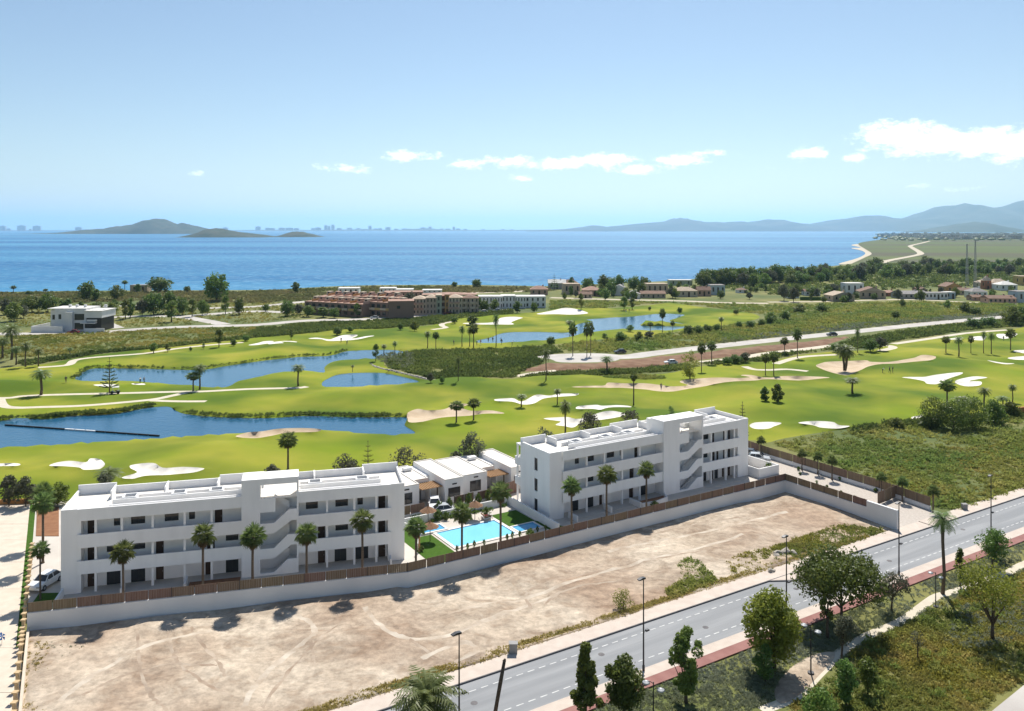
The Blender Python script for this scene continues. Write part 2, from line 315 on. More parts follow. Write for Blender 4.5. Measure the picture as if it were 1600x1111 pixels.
reg('golf_island', 'turf', smooth(W([(1000,506),(1014,503.5),(1040,503.5),(1070,506),(1073,508.5),(1040,508),(1010,508)]), True, 3), None)
def bunker(pts, m='sand'): reg('sand_bunker', m, smooth(W(pts), True, 4), 'bunker')
bunker([(-30,736),(0,733.5),(25,733),(32,735),(25,737.5),(0,738.5),(-20,739)])
bunker([(77,738),(88,732.5),(108,730),(134,731),(141,725),(156,725),(164,733),(158,741),(150,743),(131,743.5),(123,740),(101,739)])
bunker([(190,754),(214,748),(204,743),(206,738),(239,735.5),(254,741),(285,739),(315,739.5),(318,741),(302,745),(265,748.5),(227,751),(207,755)])
bunker([(637,647),(652,641),(667,643),(690,642),(702,638),(705,633),(731,633),(723,639),(738,644),(770,644),(788,648),(755,649.5),(727,652),(690,654.5),(660,661),(640,662),(637,656)], 'tansand')
bunker([(368,685),(386,678),(410,676),(438,671.8),(476,671),(501,673),(493,677),(450,678.5),(425,683),(398,687)], 'tansand')
bunker([(774,627),(800,625),(815,630),(838,620),(858,620),(876,617),(903,617),(898,620),(868,622),(848,625),(835,632),(818,634),(800,630.5),(776,630)])
bunker([(901,642),(905,637),(931,637),(944,641),(981,640.5),(984,644),(951,645),(938,647.5),(926,645)])
bunker([(849,656),(883,654.5),(906,659),(941,651),(961,651),(978,657),(951,662),(912,664),(896,671),(883,669),(868,666),(876,661)])
bunker([(893,608),(941,606),(951,600.5),(981,601.5),(1014,601.5),(1034,603.5),(1052,605.5),(1075,603.5),(1062,598.5),(1077,595),(1125,595.5),(1153,597),(1172,595),(1157,591.5),(1175,590),(1200,593.5),(1230,589),(1296,591.5),(1263,595.5),(1200,599),(1178,602),(1115,604.5),(1077,609),(1052,614),(1027,614),(1002,610),(964,607.5),(926,609.5)], 'tansand')
bunker([(1275,573),(1288,567.5),(1308,566),(1351,565),(1363,568),(1401,566),(1427,564),(1442,561),(1462,565),(1452,570),(1401,571.5),(1361,575.5),(1346,580),(1326,588),(1301,584),(1283,578)], 'tansand')
bunker([(1409,593),(1442,593),(1462,590),(1500,589),(1502,591.5),(1480,597),(1472,601.5),(1449,601.5),(1442,598)])
bunker([(1492,600),(1520,595),(1543,596.5),(1515,600),(1533,601.5),(1530,606.5),(1507,606)])
bunker([(1543,570.6),(1565,572),(1585,570),(1573,574.6),(1553,574)])
bunker([(1574,561),(1590,558.5),(1620,557),(1625,563),(1590,564)])
bunker([(1583,549.5),(1603,548),(1625,549),(1620,555),(1593,553)])
bunker([(1247,664),(1276,662),(1301,663),(1311,667),(1328,669),(1306,672),(1283,671),(1270,667)])
bunker([(1171,669),(1180,664),(1200,662.5),(1221,664),(1210,668),(1200,672),(1180,672.5)])
bunker([(1425,655),(1441,653),(1439,656),(1427,658)])
bunker([(388,541),(404,537),(413,534.5),(427,535),(429,539),(460,537),(462,538.5),(440,540),(443,543),(422,544.5),(417,541),(400,542)])
bunker([(482,530.3),(496,528.8),(514,531.5),(524,528.7),(535,525.5),(559,525.5),(549,530),(569,528),(585,528.7),(565,531),(542,533),(514,534),(502,531.2)])
bunker([(723,507.3),(738,505.8),(770,505),(783,500),(802,499),(817,501),(799,504.5),(801,508),(754,508)])
bunker([(838,491.5),(863,489),(886,486.5),(918,490),(906,493),(863,492.8)])
bunker([(1481,533),(1497,528.5),(1501,534)]); bunker([(1515,528.5),(1540,527),(1535,534),(1517,534)]); bunker([(1558,523.5),(1578,523.8),(1590,525),(1575,530),(1560,529.3)])
bunker([(146,604),(176,601.8),(186,604.5),(164,606.8)]); bunker([(206,601),(224,601),(226,603),(210,603)])
for wd, pts in [(2.2, [(-120,620),(0,622),(35,619),(76,617),(156,615),(202,614),(277,612),(315,611.6),(365,609),(400,607.5),(463,606),(480,604)]),
                (2.2, [(0,623),(3,631),(10,635.5),(30,637),(63,636),(126,634),(189,629),(239,624),(265,619),(290,613.5)]), (2.0, [(236,625.5),(277,627),(322,627)]),
                (2.6, [(60,574),(96,571.5),(109,569),(118,562.5),(151,558),(227,552),(277,544.5),(328,539),(380,535)]),
                (2.6, [(710,502),(692,505.5),(691,509),(696,512),(675,515)]), (2.6, [(1212,568.5),(1250,558),(1308,554)]), (3, [(1374,540.5),(1389,540),(1395,543.5),(1376,548)]),
                (3, [(1396,537.3),(1452,529.2),(1510,520.5),(1575,515.5)]), (2.4, [(1163,572.5),(1178,577),(1200,578),(1230,577),(1262,580)])]:
    reg('cart_path', 'path', ribbon(pts, wd))
# second road, its turning head and bank
reg('earth_bank', 'redsoil', smooth(W([(812,580),(838,573),(863,568),(931,568),(964,565),(1014,559),(1077,553),(1140,546.5),(1200,540),(1260,534),(1313,527.5),(1326,527),(1300,536),(1276,542.5),(1200,549),(1165,555),(1090,563),(1057,568),(1027,573),(964,575),(913,578),(850,580)]), True, 3), 'bank')
reg('side_road', 'paleroad', ribbon([(930,559),(985,557),(1014,553),(1090,544),(1200,532),(1326,519),(1427,508),(1500,501),(1578,494),(1700,484),(1900,470)], 8, 4))
reg('turning_area', 'paleroad', smooth(W([(834,557),(876,553),(926,552),(962,554),(972,557),(962,563.5),(931,566),(876,566),(860,561)]), True, 3))
reg('dirt_track', 'path', ribbon([(1095,566),(1150,560),(1200,552),(1260,545),(1300,540)], 4)); reg('dirt_track', 'path', ribbon([(808,588),(835,583),(870,579)], 3))
# roads of the quarter by the shore
reg('shore_road', 'paleroad', ribbon([(-60,522),(43,521.5),(80,519.5),(156,519),(214,514.5),(302,510),(400,507.6),(476,501),(561,499),(637,494.5),(690,491),(728,488),(800,482)], 8, 3))
reg('shore_road', 'paleroad', ribbon([(181,513),(165,506),(156,499),(189,495),(239,494),(282,495),(315,500),(350,507)], 7)); reg('shore_road', 'paleroad', ribbon([(282,495),(353,489),(400,486.5),(445,488)], 8)); reg('shore_road', 'paleroad', ribbon([(300,482),(400,479),(480,471),(530,470)], 8))
reg('shore_road', 'paleroad', ribbon([(100,480),(180,478),(260,476)], 6)); reg('shore_road', 'farsand', ribbon([(860,465),(960,468),(1060,470),(1130,473),(1200,474)], 7)); reg('shore_road', 'farsand', ribbon([(1200,472),(1290,471),(1420,468),(1550,474),(1700,476)], 5)); reg('shore_road', 'farsand', ribbon([(720,458),(790,456),(850,453)], 9))
# estate floor, gravel drive, bare plot
A0, AU = P(95,930).xy, Vector((.96697,.25489)); AN = Vector((-AU.y, AU.x))
B0, BU = P(858.7,814).xy, Vector((.84975,.52719)); BN = Vector((-BU.y, BU.x))
def a_(s, t): return A0+AU*s+AN*t
def b_(s, t): return B0+BU*s+BN*t
WL = [P(43,985).xy, P(637,918).xy, b_(-12,-9.4), b_(40.3,-9.4), P(1401.6,828).xy]      # line of the boundary wall
FE = [P(1160,701).xy, P(1200,715).xy, P(1301,746).xy, P(1374,768.5).xy, P(1454,797).xy]          # line of the drive's outer fence
reg('estate_yard', 'estate', WL[:4]+[FE[1], FE[0]]+W([(1000,706),(820,726),(700,740),(560,748),(440,757),(250,770),(90,784),(47,788)])+[P(40,940).xy])
reg('gravel_drive', 'drive', [WL[3], WL[4], P(1408,832).xy, P(1470,806).xy, P(1454,797).xy, FE[3], FE[2], FE[1], FE[0], P(1120,715).xy, b_(44,6)])
K0, KU = Vector((0, 79.0)), Vector((.8518,.5238)); KN = Vector((-KU.y, KU.x))                    # upper kerb line of the avenue
def k_(s, t): return K0+KU*s+KN*t
reg('bare_plot', 'dirt', [P(43,986).xy, WL[1], WL[2], WL[3], WL[4], P(1404,830).xy, k_(63,2.3), k_(-60,2.3), Vector((-38,52)), P(34,1111).xy], 'plot')
rt = random.Random(12)
for mm, pts in [('rut',[(214,985),(216,1020),(222,1055),(240,1092),(262,1115)]),('rut',[(262,990),(268,1015),(285,1045),(330,1078),(365,1090)]),('rut',[(298,978),(310,1000),(335,1030),(352,1060)]),('palerut',[(380,1110),(400,1070),(450,1020),(490,992),(482,972),(455,962)]),('rut',[(410,1105),(455,1042),(500,1000),(540,970)]),('rut',[(485,1000),(492,1040)]),('palerut',[(570,950),(600,985),(650,1000),(720,990),(800,955),(870,930)]),('rut',[(830,952),(822,928),(850,912),(930,893),(1010,878),(1100,862)]),('rut',[(850,945),(880,925),(960,908),(1040,893)]),('palerut',[(700,960),(760,945),(850,925),(960,888),(1060,865),(1160,838)]),('rut',[(640,1000),(700,1040),(760,1045)]),('rut',[(130,1090),(180,1062),(260,1040),(340,1045)]),('palerut',[(90,1100),(160,1050),(230,1010),(330,985)]),('rut',[(900,858),(1000,838),(1100,818),(1200,805)]),('palerut',[(950,862),(1040,843),(1130,825),(1230,800)]),('palerut',[(660,1030),(720,1010),(745,1025),(690,1045)])]:
    rb = ribbon(pts, .34 if mm == 'rut' else .6, 9); reg('bare_plot_'+mm, mm, [q+Vector((rt.uniform(-.1,.1), rt.uniform(-.14,.14))) for q in rb], 'rut')
reg('grass_strip', 'lawn', [P(47.5,788).xy, P(33.5,880).xy, P(19.5,1012.5).xy, P(30,1012).xy, P(41,940).xy, P(50,860).xy, P(56,788).xy])
reg('footpath', 'path', ribbon([(1190,1110),(1243,1088),(1276,1055),(1301,1030),(1313,1019),(1351,995),(1409,969.5),(1452,939),(1467,930.5),(1497,922),(1540,906),(1578,893),(1600,881),(1680,850)], 1.1))
reg('bare_verge', 'dirt', smooth(W([(1210,1080),(1228,1050),(1265,1025),(1300,1018),(1303,1030),(1280,1055),(1250,1085),(1220,1100)]), True, 3)); 

flat = kdtree.KDTree(60000); nf = 0
for n_, m_, poly, rel in REG:
    if rel in ('pond',) or n_ in ('estate_yard','gravel_drive','bare_plot','side_road','turning_area','cart_path'):
        for i, q in enumerate(poly):
            q2 = poly[(i+1)%len(poly)]; k = max(1, int((q2-q).length/3))
            for j in range(k):
                c = q.lerp(q2, j/k); flat.insert((c.x,c.y,0), nf); nf += 1
flat.balance()
def inside(poly, pts):
    x, y = pts[:,0], pts[:,1]; r = np.zeros(len(pts), bool); n = len(poly)
    a = np.array([q[:] for q in poly])
    bb = (x >= a[:,0].min()) & (x <= a[:,0].max()) & (y >= a[:,1].min()) & (y <= a[:,1].max())
    if not bb.any(): return r
    xs, ys = x[bb], y[bb]; rr = np.zeros(len(xs), bool)
    for i in range(n):
        x0, y0 = a[i]; x1, y1 = a[i-1]
        if y0 == y1: continue
        rr ^= ((y0 > ys) != (y1 > ys)) & (xs < (x1-x0)*(ys-y0)/(y1-y0)+x0)
    r[bb] = rr; return r
GOLF = next(r[2] for r in REG if r[0] == 'golf_course'); PLOT = next(r[2] for r in REG if r[0] == 'bare_plot')
def one(poly, x, y): return bool(inside(poly, np.array([[x, y]]))[0])
def ss(t): t = max(0, min(1, t)); return t*t*(3-2*t)
def hill(x, y):                          # soft relief of the course
    d = flat.find((x, y, 0))[2]; m = ss(d/14)
    return m*(2.1*max(0, noise.noise((x/26, y/34, 1.7))+.15)+.5*noise.noise((x/10, y/13, 5)))
def gz(x, y): return max(0, hill(x, y)) if one(GOLF, x, y) else 0.0
def sheet():
    pts, edges = [], []; rr = random.Random(1)
    d = 42.0; row = 0
    allp = []
    while d < 1000:
        dd = max(1.3, d*.0125); x = -(.78*d+25)+(row%2)*dd*.7
        while x < .78*d+25: allp.append((x+rr.uniform(-.2,.2)*dd, d+rr.uniform(-.2,.2)*dd)); x += dd*1.45
        d += dd; row += 1
    allp = np.array(allp); allp = allp[inside(GN, allp)]
    pts = [Vector(q) for q in allp]
    for n_, m_, poly, rel in REG:
        b = len(pts); pts += poly; edges += [(b+i, b+(i+1)%len(poly)) for i in range(len(poly))]
    v, e, f, *_ = delaunay_2d_cdt(pts, edges, [], 0, 1e-4)
    V = np.array([q[:] for q in v]); T = np.array([q for q in f if len(q) == 3]); cen = V[T].mean(1)
    own = np.full(len(T), -1)
    for i, r in enumerate(REG): own[inside(r[2], cen)] = i
    bnd = np.zeros(len(V), int)
    z = np.zeros(len(V)); lvl = np.zeros(len(V))
    golf = inside(GOLF, V)
    ow_v = [set() for _ in range(len(V))]
    for t, o in zip(T, own):
        for q in t: ow_v[q].add(o)
    rel = [r[3] for r in REG]
    for i in range(len(V)):
        x, y = V[i]; s = ow_v[i]-{-1}
        if golf[i]: z[i] = max(0, hill(x, y))
        kinds = {rel[o] for o in s}
        if kinds == {'bunker'}: z[i] -= .38
        elif 'bunker' in kinds: z[i] += .3
        if 'pond' in kinds: z[i] = -.42
        if kinds == {'bank'}: z[i] += .5+.6*noise.noise((x/6, y/6, 0))
        if kinds and kinds <= {'plot','rut'}: z[i] += .10+.45*noise.noise((x/9, y/9, 2))+.24*noise.noise((x/2.6, y/2.6, 7))
    # shore drops under the sea
    for i in range(len(V)):
        if len(ow_v[i]) and -1 in ow_v[i]: pass
    out = {}
    for i, r in enumerate(REG):
        t = T[own == i]
        if len(t): out[i] = t
    merged = {}
    for i, t in out.items():
        n_ = REG[i][0]; n_ = n_.replace('bare_plot_rut','wheel_ruts').replace('bare_plot_palerut','pale_ruts'); key = (n_, i) if n_ in ('sand_bunker','pond','cart_path','golf_island','shore_road','dirt_track') else (n_, 0)
        merged.setdefault(key, (REG[i][1], []))[1].append(t)
    for (n_, _), (m_, ts) in merged.items():
        t = np.concatenate(ts); u, inv = np.unique(t, return_inverse=True)
        vv = np.column_stack([V[u], z[u]])
        if m_ == 'pond': vv[:,2] = -.45
        me = npmesh(n_, vv, inv.reshape(t.shape)); o = ob(n_, me, M[m_]); o['kind'] = 'structure'
        if m_ != 'dirt' or True: me.shade_smooth()
sheet()
# sea, far plain, islands, mountains
b = MB(); X = 45000
b.add([(-X,500,-.6),(-700,500,-.6),(700,500,-.6),(X,500,-.6),(X,60000,-.6),(-X,60000,-.6)], [(0,1,2,3,4,5)]); tag(ob('sea', b, M['sea']), kind='structure')
def poly_sheet(name, m, pts, z): 
    b = MB(); b.add([(q[0],q[1],z) for q in pts], [tuple(range(len(pts)))]); o = ob(name, b, m); tag(o, kind='structure'); return o
M['plain'] = mat('salt_marsh', (.075,.10,.03), 1, (.11,.135,.035), .012, 6, 0, None, (.085,.075,.045), .004, stretch=(0,(.35,1,1)))
pl = W([(1330,412.2),(1352,402),(1362,396),(1352,389),(1341,381.5),(1350,378),(1385,373),(1400,370),(1405,367),(1400,364.5)])
tail = [P(1330,412).xy]+[Vector((760,1003)), Vector((2200,1000)), Vector((9000,2500)), Vector((16000,9000)), Vector((16000,14000))]
poly_sheet('coastal_plain', M['plain'], smooth(pl, False, 4)+tail[:0:-1]+[Vector((760,1003))], .02)
poly_sheet('beach', M['farsand'], smooth(W([(1310,412),(1340,403),(1352,396),(1345,391),(1330,387.5),(1345,386.5),(1330,383),(1342,381.3),(1353,389),(1363,396),(1353,402),(1335,411)]), True, 4), -.25)
poly_sheet('coast_road', M['farsand'], ribbon([(1378,411),(1390,407),(1432,399),(1438,395),(1425,387),(1423,384),(1440,380),(1452,377)], 11, 3), .3)
M['far'] = mat('far_hill', (.045,.065,.055), 1, (.085,.095,.075), .003, 6, 25, .002, (.035,.055,.045), .0012)
M['isle'] = mat('island_scrub', (.035,.055,.03), 1, (.07,.075,.045), .012, 6, 5, .01)
def ridge(name, prof, base_y, depth, m, seed, n=110, zs=-1.0, nd=14):
    D = H*F/(base_y-HY); xs = [q[0] for q in prof]; ys = [q[1] for q in prof]; v, f = [], []
    for j in range(nd+1):
        t = j/nd; dd = D+depth*t; s = math.sin(math.pi*t)**.8
        for i in range(n+1):
            px = xs[0]+(xs[-1]-xs[0])*i/n; py = np.interp(px, xs, ys); X = (px-800)/F*(D+depth/2)
            top = max(0, H+(HY-py)*(D+depth/2)/F); k = 1+.22*noise.noise((X*6/depth, dd*6/depth, seed))-.22*abs(noise.noise((X*14/depth, dd*9/depth, seed+9)))
            v.append((X, dd, zs+top*s*(k if 0 < t < 1 and abs(t-.5) > .06 else 1)))
    w_ = n+1
    for j in range(nd): f += [(j*w_+i, j*w_+i+1, (j+1)*w_+i+1, (j+1)*w_+i) for i in range(n)]
    b = MB(); b.add(v, f); o = ob(name, b, m, smooth=True); tag(o, kind='structure'); return o
ridge('mountain_range', [(820,361),(850,359.5),(880,358),(910,354.5),(925,352),(945,355),(990,350),(1040,346),(1063,340),(1090,346),(1125,348),(1150,346),(1165,349),(1190,345),(1210,343),(1225,346),(1262,351),(1290,348),(1330,340),(1358,337),(1380,340),(1400,342),(1440,338),(1470,327),(1485,322),(1500,320),(1515,322),(1530,325),(1555,329),(1570,322),(1585,316),(1597,313),(1620,320),(1680,332),(1750,325),(1850,345),(1950,357),(2000,361)], 361.6, 5000, M['far'], 3, 170)
ridge('hill', [(1440,362),(1480,354),(1505,349),(1525,346),(1545,350),(1570,357),(1600,362)], 363.2, 1500, M['far'], 8, 40)
ridge('low_coast', [(590,361),(620,359.6),(650,357.5),(672,356.6),(690,358.6),(730,359.5),(800,359.2),(870,358.8),(930,360.4),(980,361)], 360.9, 1500, M['far'], 12, 60)
ridge('low_coast', [(-200,361),(-60,360),(60,360),(200,359.6),(340,360),(420,359),(480,359.4),(540,358.6),(575,357.6),(610,359.6),(640,360.5)], 360.9, 1500, M['far'], 15, 60)
ridge('island', [(70,364.5),(110,363),(130,360),(150,357.5),(175,357),(195,352),(215,349.5),(228,345),(240,341.5),(250,342.5),(262,347),(275,351),(289,349),(300,352),(320,357),(340,360),(352,364)], 365.4, 900, M['isle'], 21, 70)
ridge('island', [(295,370),(312,363),(325,358),(338,356),(352,358.5),(372,362),(395,364.5),(428,370)], 370.9, 420, M['isle'], 24, 40)
ridge('island', [(434,370),(448,364),(460,361.5),(472,362),(488,365.5),(502,370)], 370.4, 300, M['isle'], 27, 30)
# ------------------------------------------------------------------ avenue with kerbs, pavements, cycle lane and paint
def strip(name, m, s0, s1, t0, t1, z0, z1, parent=None, n=1):
    b = MB()
    b.prism([k_(s0,t0), k_(s1,t0), k_(s1,t1), k_(s0,t1)], z0, z1); o = ob(name, b, m, parent); return o
S0, S1 = -70, 150
road = strip('road', M['asphalt'], S0, S1, -7.0, 0, -.3, .02); tag(road, kind='structure')
tag(strip('pavement', M['pave'], S0, 64.4, .13, 2.3, -.3, .15), kind='structure')
tag(strip('pavement', M['pave'], 71.5, S1, .13, 2.3, -.3, .15), kind='structure')
tag(strip('pavement', M['pave'], 64.4, 71.5, .13, 2.3, -.3, .06), kind='structure')
tag(strip('pavement', M['pave'], S0, S1, -8.4, -7.13, -.3, .15), kind='structure')
tag(strip('cycle_lane', M['cycle'], S0, S1, -9.7, -8.4, -.3, .145), kind='structure')
for t0, t1 in ((0,.13), (-7.13,-7.0)):
    k = strip('kerb', M['kerb'] if t0 == 0 else M['pave'], S0, S1, t0, t1, -.3, .155); tag(k, kind='structure')
b = MB(); b.prism([k_(37.0,.02), k_(39.6,-1.35), k_(42.6,-1.35), k_(44.2,.02)], -.3, .15); tag(ob('pavement', b, M['pave']), kind='structure')
b = MB(); b.prism([k_(36.75,-.01), k_(39.5,-1.5), k_(42.7,-1.5), k_(44.4,-.01)], -.3, .135); tag(ob('kerb', b, M['kerb']), kind='structure')
dash = MB(); dash.box(-.38,.38,-.055,.055,0,.004); dme = dash.mesh('lane_dash'); dme.materials.append(M['line'])
ang = math.atan2(KU.y, KU.x)
for t in (-1.42, -5.6):
    for i in range(-9, 92):
        s = i*1.3
        if t > -2 and 36 < s < 45: continue
        q = k_(s, t); o = ob('lane_dash', dme, None, road); o.location = (q.x, q.y, .025); o.rotation_euler = (0,0,ang)
mc = MB().tube([(0,0,0),(0,0,.006)], .33, 14).mesh('manhole_cover'); mc.materials.append(M['kerb'])
for s, t in ((-6,-3.2),(9,-2.6),(22,-4.1),(38,-3.0),(55,-3.9),(74,-2.8)):
    q = k_(s, t); o = ob('manhole_cover', mc, None, road); o.location = (q.x, q.y, .024)
# painted cycle symbols on the red lane
for s in (25.5, 27.4):
    b = MB(); b.add([(-.7,-.06,0),(.4,-.06,0),(.4,.06,0),(-.7,.06,0),(.35,-.22,0),(.9,0,0),(.35,.22,0)], [(0,1,2,3),(4,5,6)])
    q = k_(s, -8.85 if s < 26 else -9.25); o = ob('painted_arrow', b, M['line']); o.location = (q.x, q.y, .15); o.rotation_euler = (0,0,ang+(0 if s > 26 else math.pi)); tag(o, kind='structure')
# pale road crossing the lower right corner
b = MB(); q0, q1 = P(1540,1120).xy, P(1620,1055).xy; t = (q1-q0).normalized(); n = Vector((t.y,-t.x))
b.prism([q0-t*18, q1+t*25, q1+t*25+n*7, q0-t*18+n*7], -.2, .06); tag(ob('side_street', b, M['paleroad']), kind='structure')
# concrete slabs of the walk beside the bare plot
E0, E1 = P(47,788).xy, P(14,1120).xy; et = (E1-E0).normalized(); en = Vector((et.y,-et.x))
if en.x > 0: en = -en
wk = MB(); wk.prism([E0+en*.1, E1+et*8+en*.1, E1+et*8+en*24, E0+en*24], -.3, .03); walk = ob('slab_walk', wk, M['grey']); tag(walk, kind='structure')
ds = [128,123,117.4,111.4,104,96.2,89.7,82.7,74.7,67.7,60.5]
for j in range(len(ds)-1):
    def pt(d, o): 
        k = (d-E0.y)/(E1.y-E0.y); q = E0.lerp(E1, k); return q+Vector((-1,0))*o
    off = 0 if ds[j+1] > 82 else -.75
    for c, (o0, o1) in enumerate(((0+off, 6.5), (6.56, 13), (13.06, 19.5))):
        b = MB(); d0, d1 = ds[j]-.03, ds[j+1]+.03
        b.prism([pt(d0,o0), pt(d1,o0), pt(d1,o1), pt(d0,o1)], -.1, .07+.006*((j*3+c)%2)); ob('slab', b, M['slab'], walk)
# ------------------------------------------------------------------ the two blocks of flats
def holes(b, rects, u0, u1, w0, w1, v, depth):          # wall face in the u-w plane with real reveals
    us = sorted({u0, u1, *[r[0] for r in rects], *[r[1] for r in rects]}); ws = sorted({w0, w1, *[r[2] for r in rects], *[r[3] for r in rects]})
    for i in range(len(us)-1):
        for j in range(len(ws)-1):
            cu, cw = (us[i]+us[i+1])/2, (ws[j]+ws[j+1])/2
            if any(r[0] < cu < r[1] and r[2] < cw < r[3] for r in rects): continue
            b.add([(us[i],v,ws[j]),(us[i+1],v,ws[j]),(us[i+1],v,ws[j+1]),(us[i],v,ws[j+1])], [(0,1,2,3)])
    for a, c, e, g in rects:
        b.add([(a,v,e),(c,v,e),(c,v,g),(a,v,g),(a,v+depth,e),(c,v+depth,e),(c,v+depth,g),(a,v+depth,g)], [(0,4,5,1),(1,5,6,2),(2,6,7,3),(3,7,4,0)])
def opening(par, kind, a, c, e, g, v):
    if kind == 'd':
        b = MB().box(a,c,v+.12,v+.18,e,g); d = ob('door', b, M['door'], par); ob('handle', MB().box(c-.16,c-.12,v+.07,v+.12,e+.95,e+1.1), M['lampgrey'], d); return
    f = MB(); t = .05
    for q in ((a,c,e,e+t),(a,c,g-t,g),(a,a+t,e+t,g-t),(c-t,c,e+t,g-t)): f.box(q[0],q[1],v+.10,v+.16,q[2],q[3])
    if c-a > 1.1: f.box((a+c)/2-.03,(a+c)/2+.03,v+.10,v+.16,e+t,g-t)
    w_ = ob('window', f, M['frame'], par); mid = (a+c)/2
    for q in (((a+t,mid-.03),(mid+.03,c-t)) if c-a > 1.1 else ((a+t,c-t),)): ob('pane', MB().box(q[0],q[1],v+.12,v+.14,e+t,g-t), M['glass'], w_)
FL = [0.0, 3.05, 6.15]       # floor levels
def block(name, label, O, U_, L, segs, tower, cols, op, side):
    """segs: gallery runs (u0,u1); tower: (u0,u_open,u1); op: list of (kind,u0,u1,floor)"""
    r = thing(name, label, 'apartment building', (O.x, O.y, 0), math.atan2(U_.y, U_.x)); G = 1.5; D = 8.0; TOP = 9.95
    rects = []
    for k, a, c, fl in op:
        e = FL[fl]; g = e+2.15
        if k == 'w': e += .95
        rects.append((a, c, e, g, k))
    b = MB(); holes(b, [q[:4] for q in rects], .32 if side else .02, L-.02, -.05, 9.2, G, .2)
    b.box(.32 if side else .02, L-.02, G+.2, D, -.1, 9.2); ob('wall', b, M['white'], r)
    for a, c, e, g, k in rects: opening(r, k, a, c, e, g, G)
    # end piers
    ends = [(0, segs[0][0]), (segs[-1][1], L)]
    for i, (a, c) in enumerate(ends):
        b = MB()
        if i == 0 and side:
            b.box(.3, c, 0, D-.01, -.1, 9.2); b.box(.3, c, 0, .2, 9.2, TOP); rs = [(vv, vv+.9, FL[k]+.35, FL[k]+2.25) for vv in (3.2,) for k in range(3)]
            h2 = MB(); holes(h2, rs, 0, D-.01, -.1, TOP, 0, .25)
            b.add([(q[1], q[0], q[2]) for q in h2.v], [tuple(reversed(f)) for f in h2.f]); b.add([(0,0,-.1),(.3,0,-.1),(.3,0,TOP),(0,0,TOP)], [(0,1,2,3)]); b.add([(0,0,TOP),(.3,0,TOP),(.3,D-.01,TOP),(0,D-.01,TOP)], [(0,1,2,3)])
            b.add([(0,D-.01,-.1),(0,D-.01,TOP),(.3,D-.01,TOP),(.3,D-.01,-.1)], [(0,1,2,3)])
            p = ob('end_pier', b, M['white'], r)
            for q in rs:
                f = MB()
                for z in ((q[2],q[2]+.06),(q[3]-.06,q[3])): f.box(.12,.2,q[0],q[1],*z)
                for y in ((q[0],q[0]+.06),(q[1]-.06,q[1]),((q[0]+q[1])/2-.03,(q[0]+q[1])/2+.03)): f.box(.12,.2,y[0],y[1],q[2]+.06,q[3]-.06)
                w_ = ob('side_window', f, M['frame'], r); ob('pane', MB().box(.16,.18,q[0]+.06,q[1]-.06,q[2]+.06,q[3]-.06), M['glass'], w_)
        else: b.box(a, c, 0, D-.01, -.1, 9.2); b.box(a, c, 0, .2, 9.2, TOP); x_ = (a, a+.2) if i == 0 else (c-.2, c); b.box(*x_, .2, D-.01, 9.2, TOP); ob('end_pier', b, M['white'], r)
    # galleries
    for a, c in segs:
        for z0, z1, nm in ((2.32,3.86,'balcony_parapet'), (5.40,6.98,'balcony_parapet'), (8.6,10.0,'roof_parapet')):
            b = MB(); b.box(a-.35 if a == segs[0][0] else a, c+.35 if c == segs[-1][1] else c, -.32, -.16, z0, z1); ob(nm, b, M['white'], r)
        for z in (2.85, 5.95, 8.9): ob('slab', MB().box(a, c, -.16, G, z-.25, z+(.2 if z < 8 else .3)), M['white'], r)
        ob('terrace_floor', MB().box(a, c, -1.6, G, -.05, .06), M['estate'], r)
    for u in cols:
        for z0, z1 in ((.06,2.6), (3.05,5.7), (6.15,8.65)): ob('column', MB().box(u-.13, u+.13, -.12, .16, z0, z1), M['white'], r)
    # stair tower
    t0, to, t1 = tower; F_ = -.55; TT = 12.0; b = MB()
    b.box(t0, to, F_, 3.6, -.1, TT-.22); ob('tower_wall', b, M['white'], r)
    ob('tower_wall', MB().box(t1-.22, t1, F_, 2.6, -.1, TT-.22), M['white'], r)
    ob('tower_roof', MB().box(t0, t1, F_, 2.62, TT-.22, TT), M['white'], r)
    ob('tower_beam', MB().box(to, t1-.22, F_, F_+.2, 11.25, TT-.22), M['white'], r)
    q = to+(t1-to)*.32; k2 = to+(t1-to)*.36; e_ = t1-.22
    def pp(pts): ob('stair_parapet', MB().slab(pts, F_, F_+.18), M['white'], r)
    pp([(to,9.5),(q+.35,9.6),(q+.35,7.85),(to,7.85)])
    pp([(to,6.45),(k2,6.45),(e_-.9,8.0),(e_,8.0),(e_,6.6),(e_-.65,6.6),(k2,5.15),(to,5.15)])
    pp([(to,3.3),(k2,3.3),(e_-1.1,4.85),(e_,4.85),(e_,3.55),(e_-.65,3.55),(k2,2.05),(to,2.05)])
    pp([(to,.3),(k2,.3),(e_-1.1,1.78),(e_,1.78),(e_,-.1),(to,-.1)])
    for z in FL:
        b = MB()
        for i in range(9): b.box(k2+i*(e_-.9-k2)/9, k2+(i+1)*(e_-.9-k2)/9+.02, F_+.2, 1.0, z+.02+i*.165-.2, z+.02+(i+1)*.165)
        fl = ob('stair_flight', b, M['white'], r); ob('landing', MB().box(e_-.9, e_, F_+.2, 2.4, z+1.25, z+1.5), M['white'], r)
        b = MB()
        for i in range(9): b.box(e_-.9-(i+1)*(e_-.9-k2)/9-.02, e_-.9-i*(e_-.9-k2)/9, 1.22, 2.4, z+1.5+i*.165-.2, z+1.5+(i+1)*.165)
        ob('stair_flight', b, M['white'], r)
        ob('stair_wall', MB().slab([(k2,z+2.9),(e_-.9,z+1.5),(e_-.9,z+2.5),(k2+.5,z+3.75)] if z < 6 else [(k2,z+2.9),(e_-.9,z+1.5),(e_-.9,z+2.4),(k2,z+3.4)], 1.04, 1.2), M['white'], r)
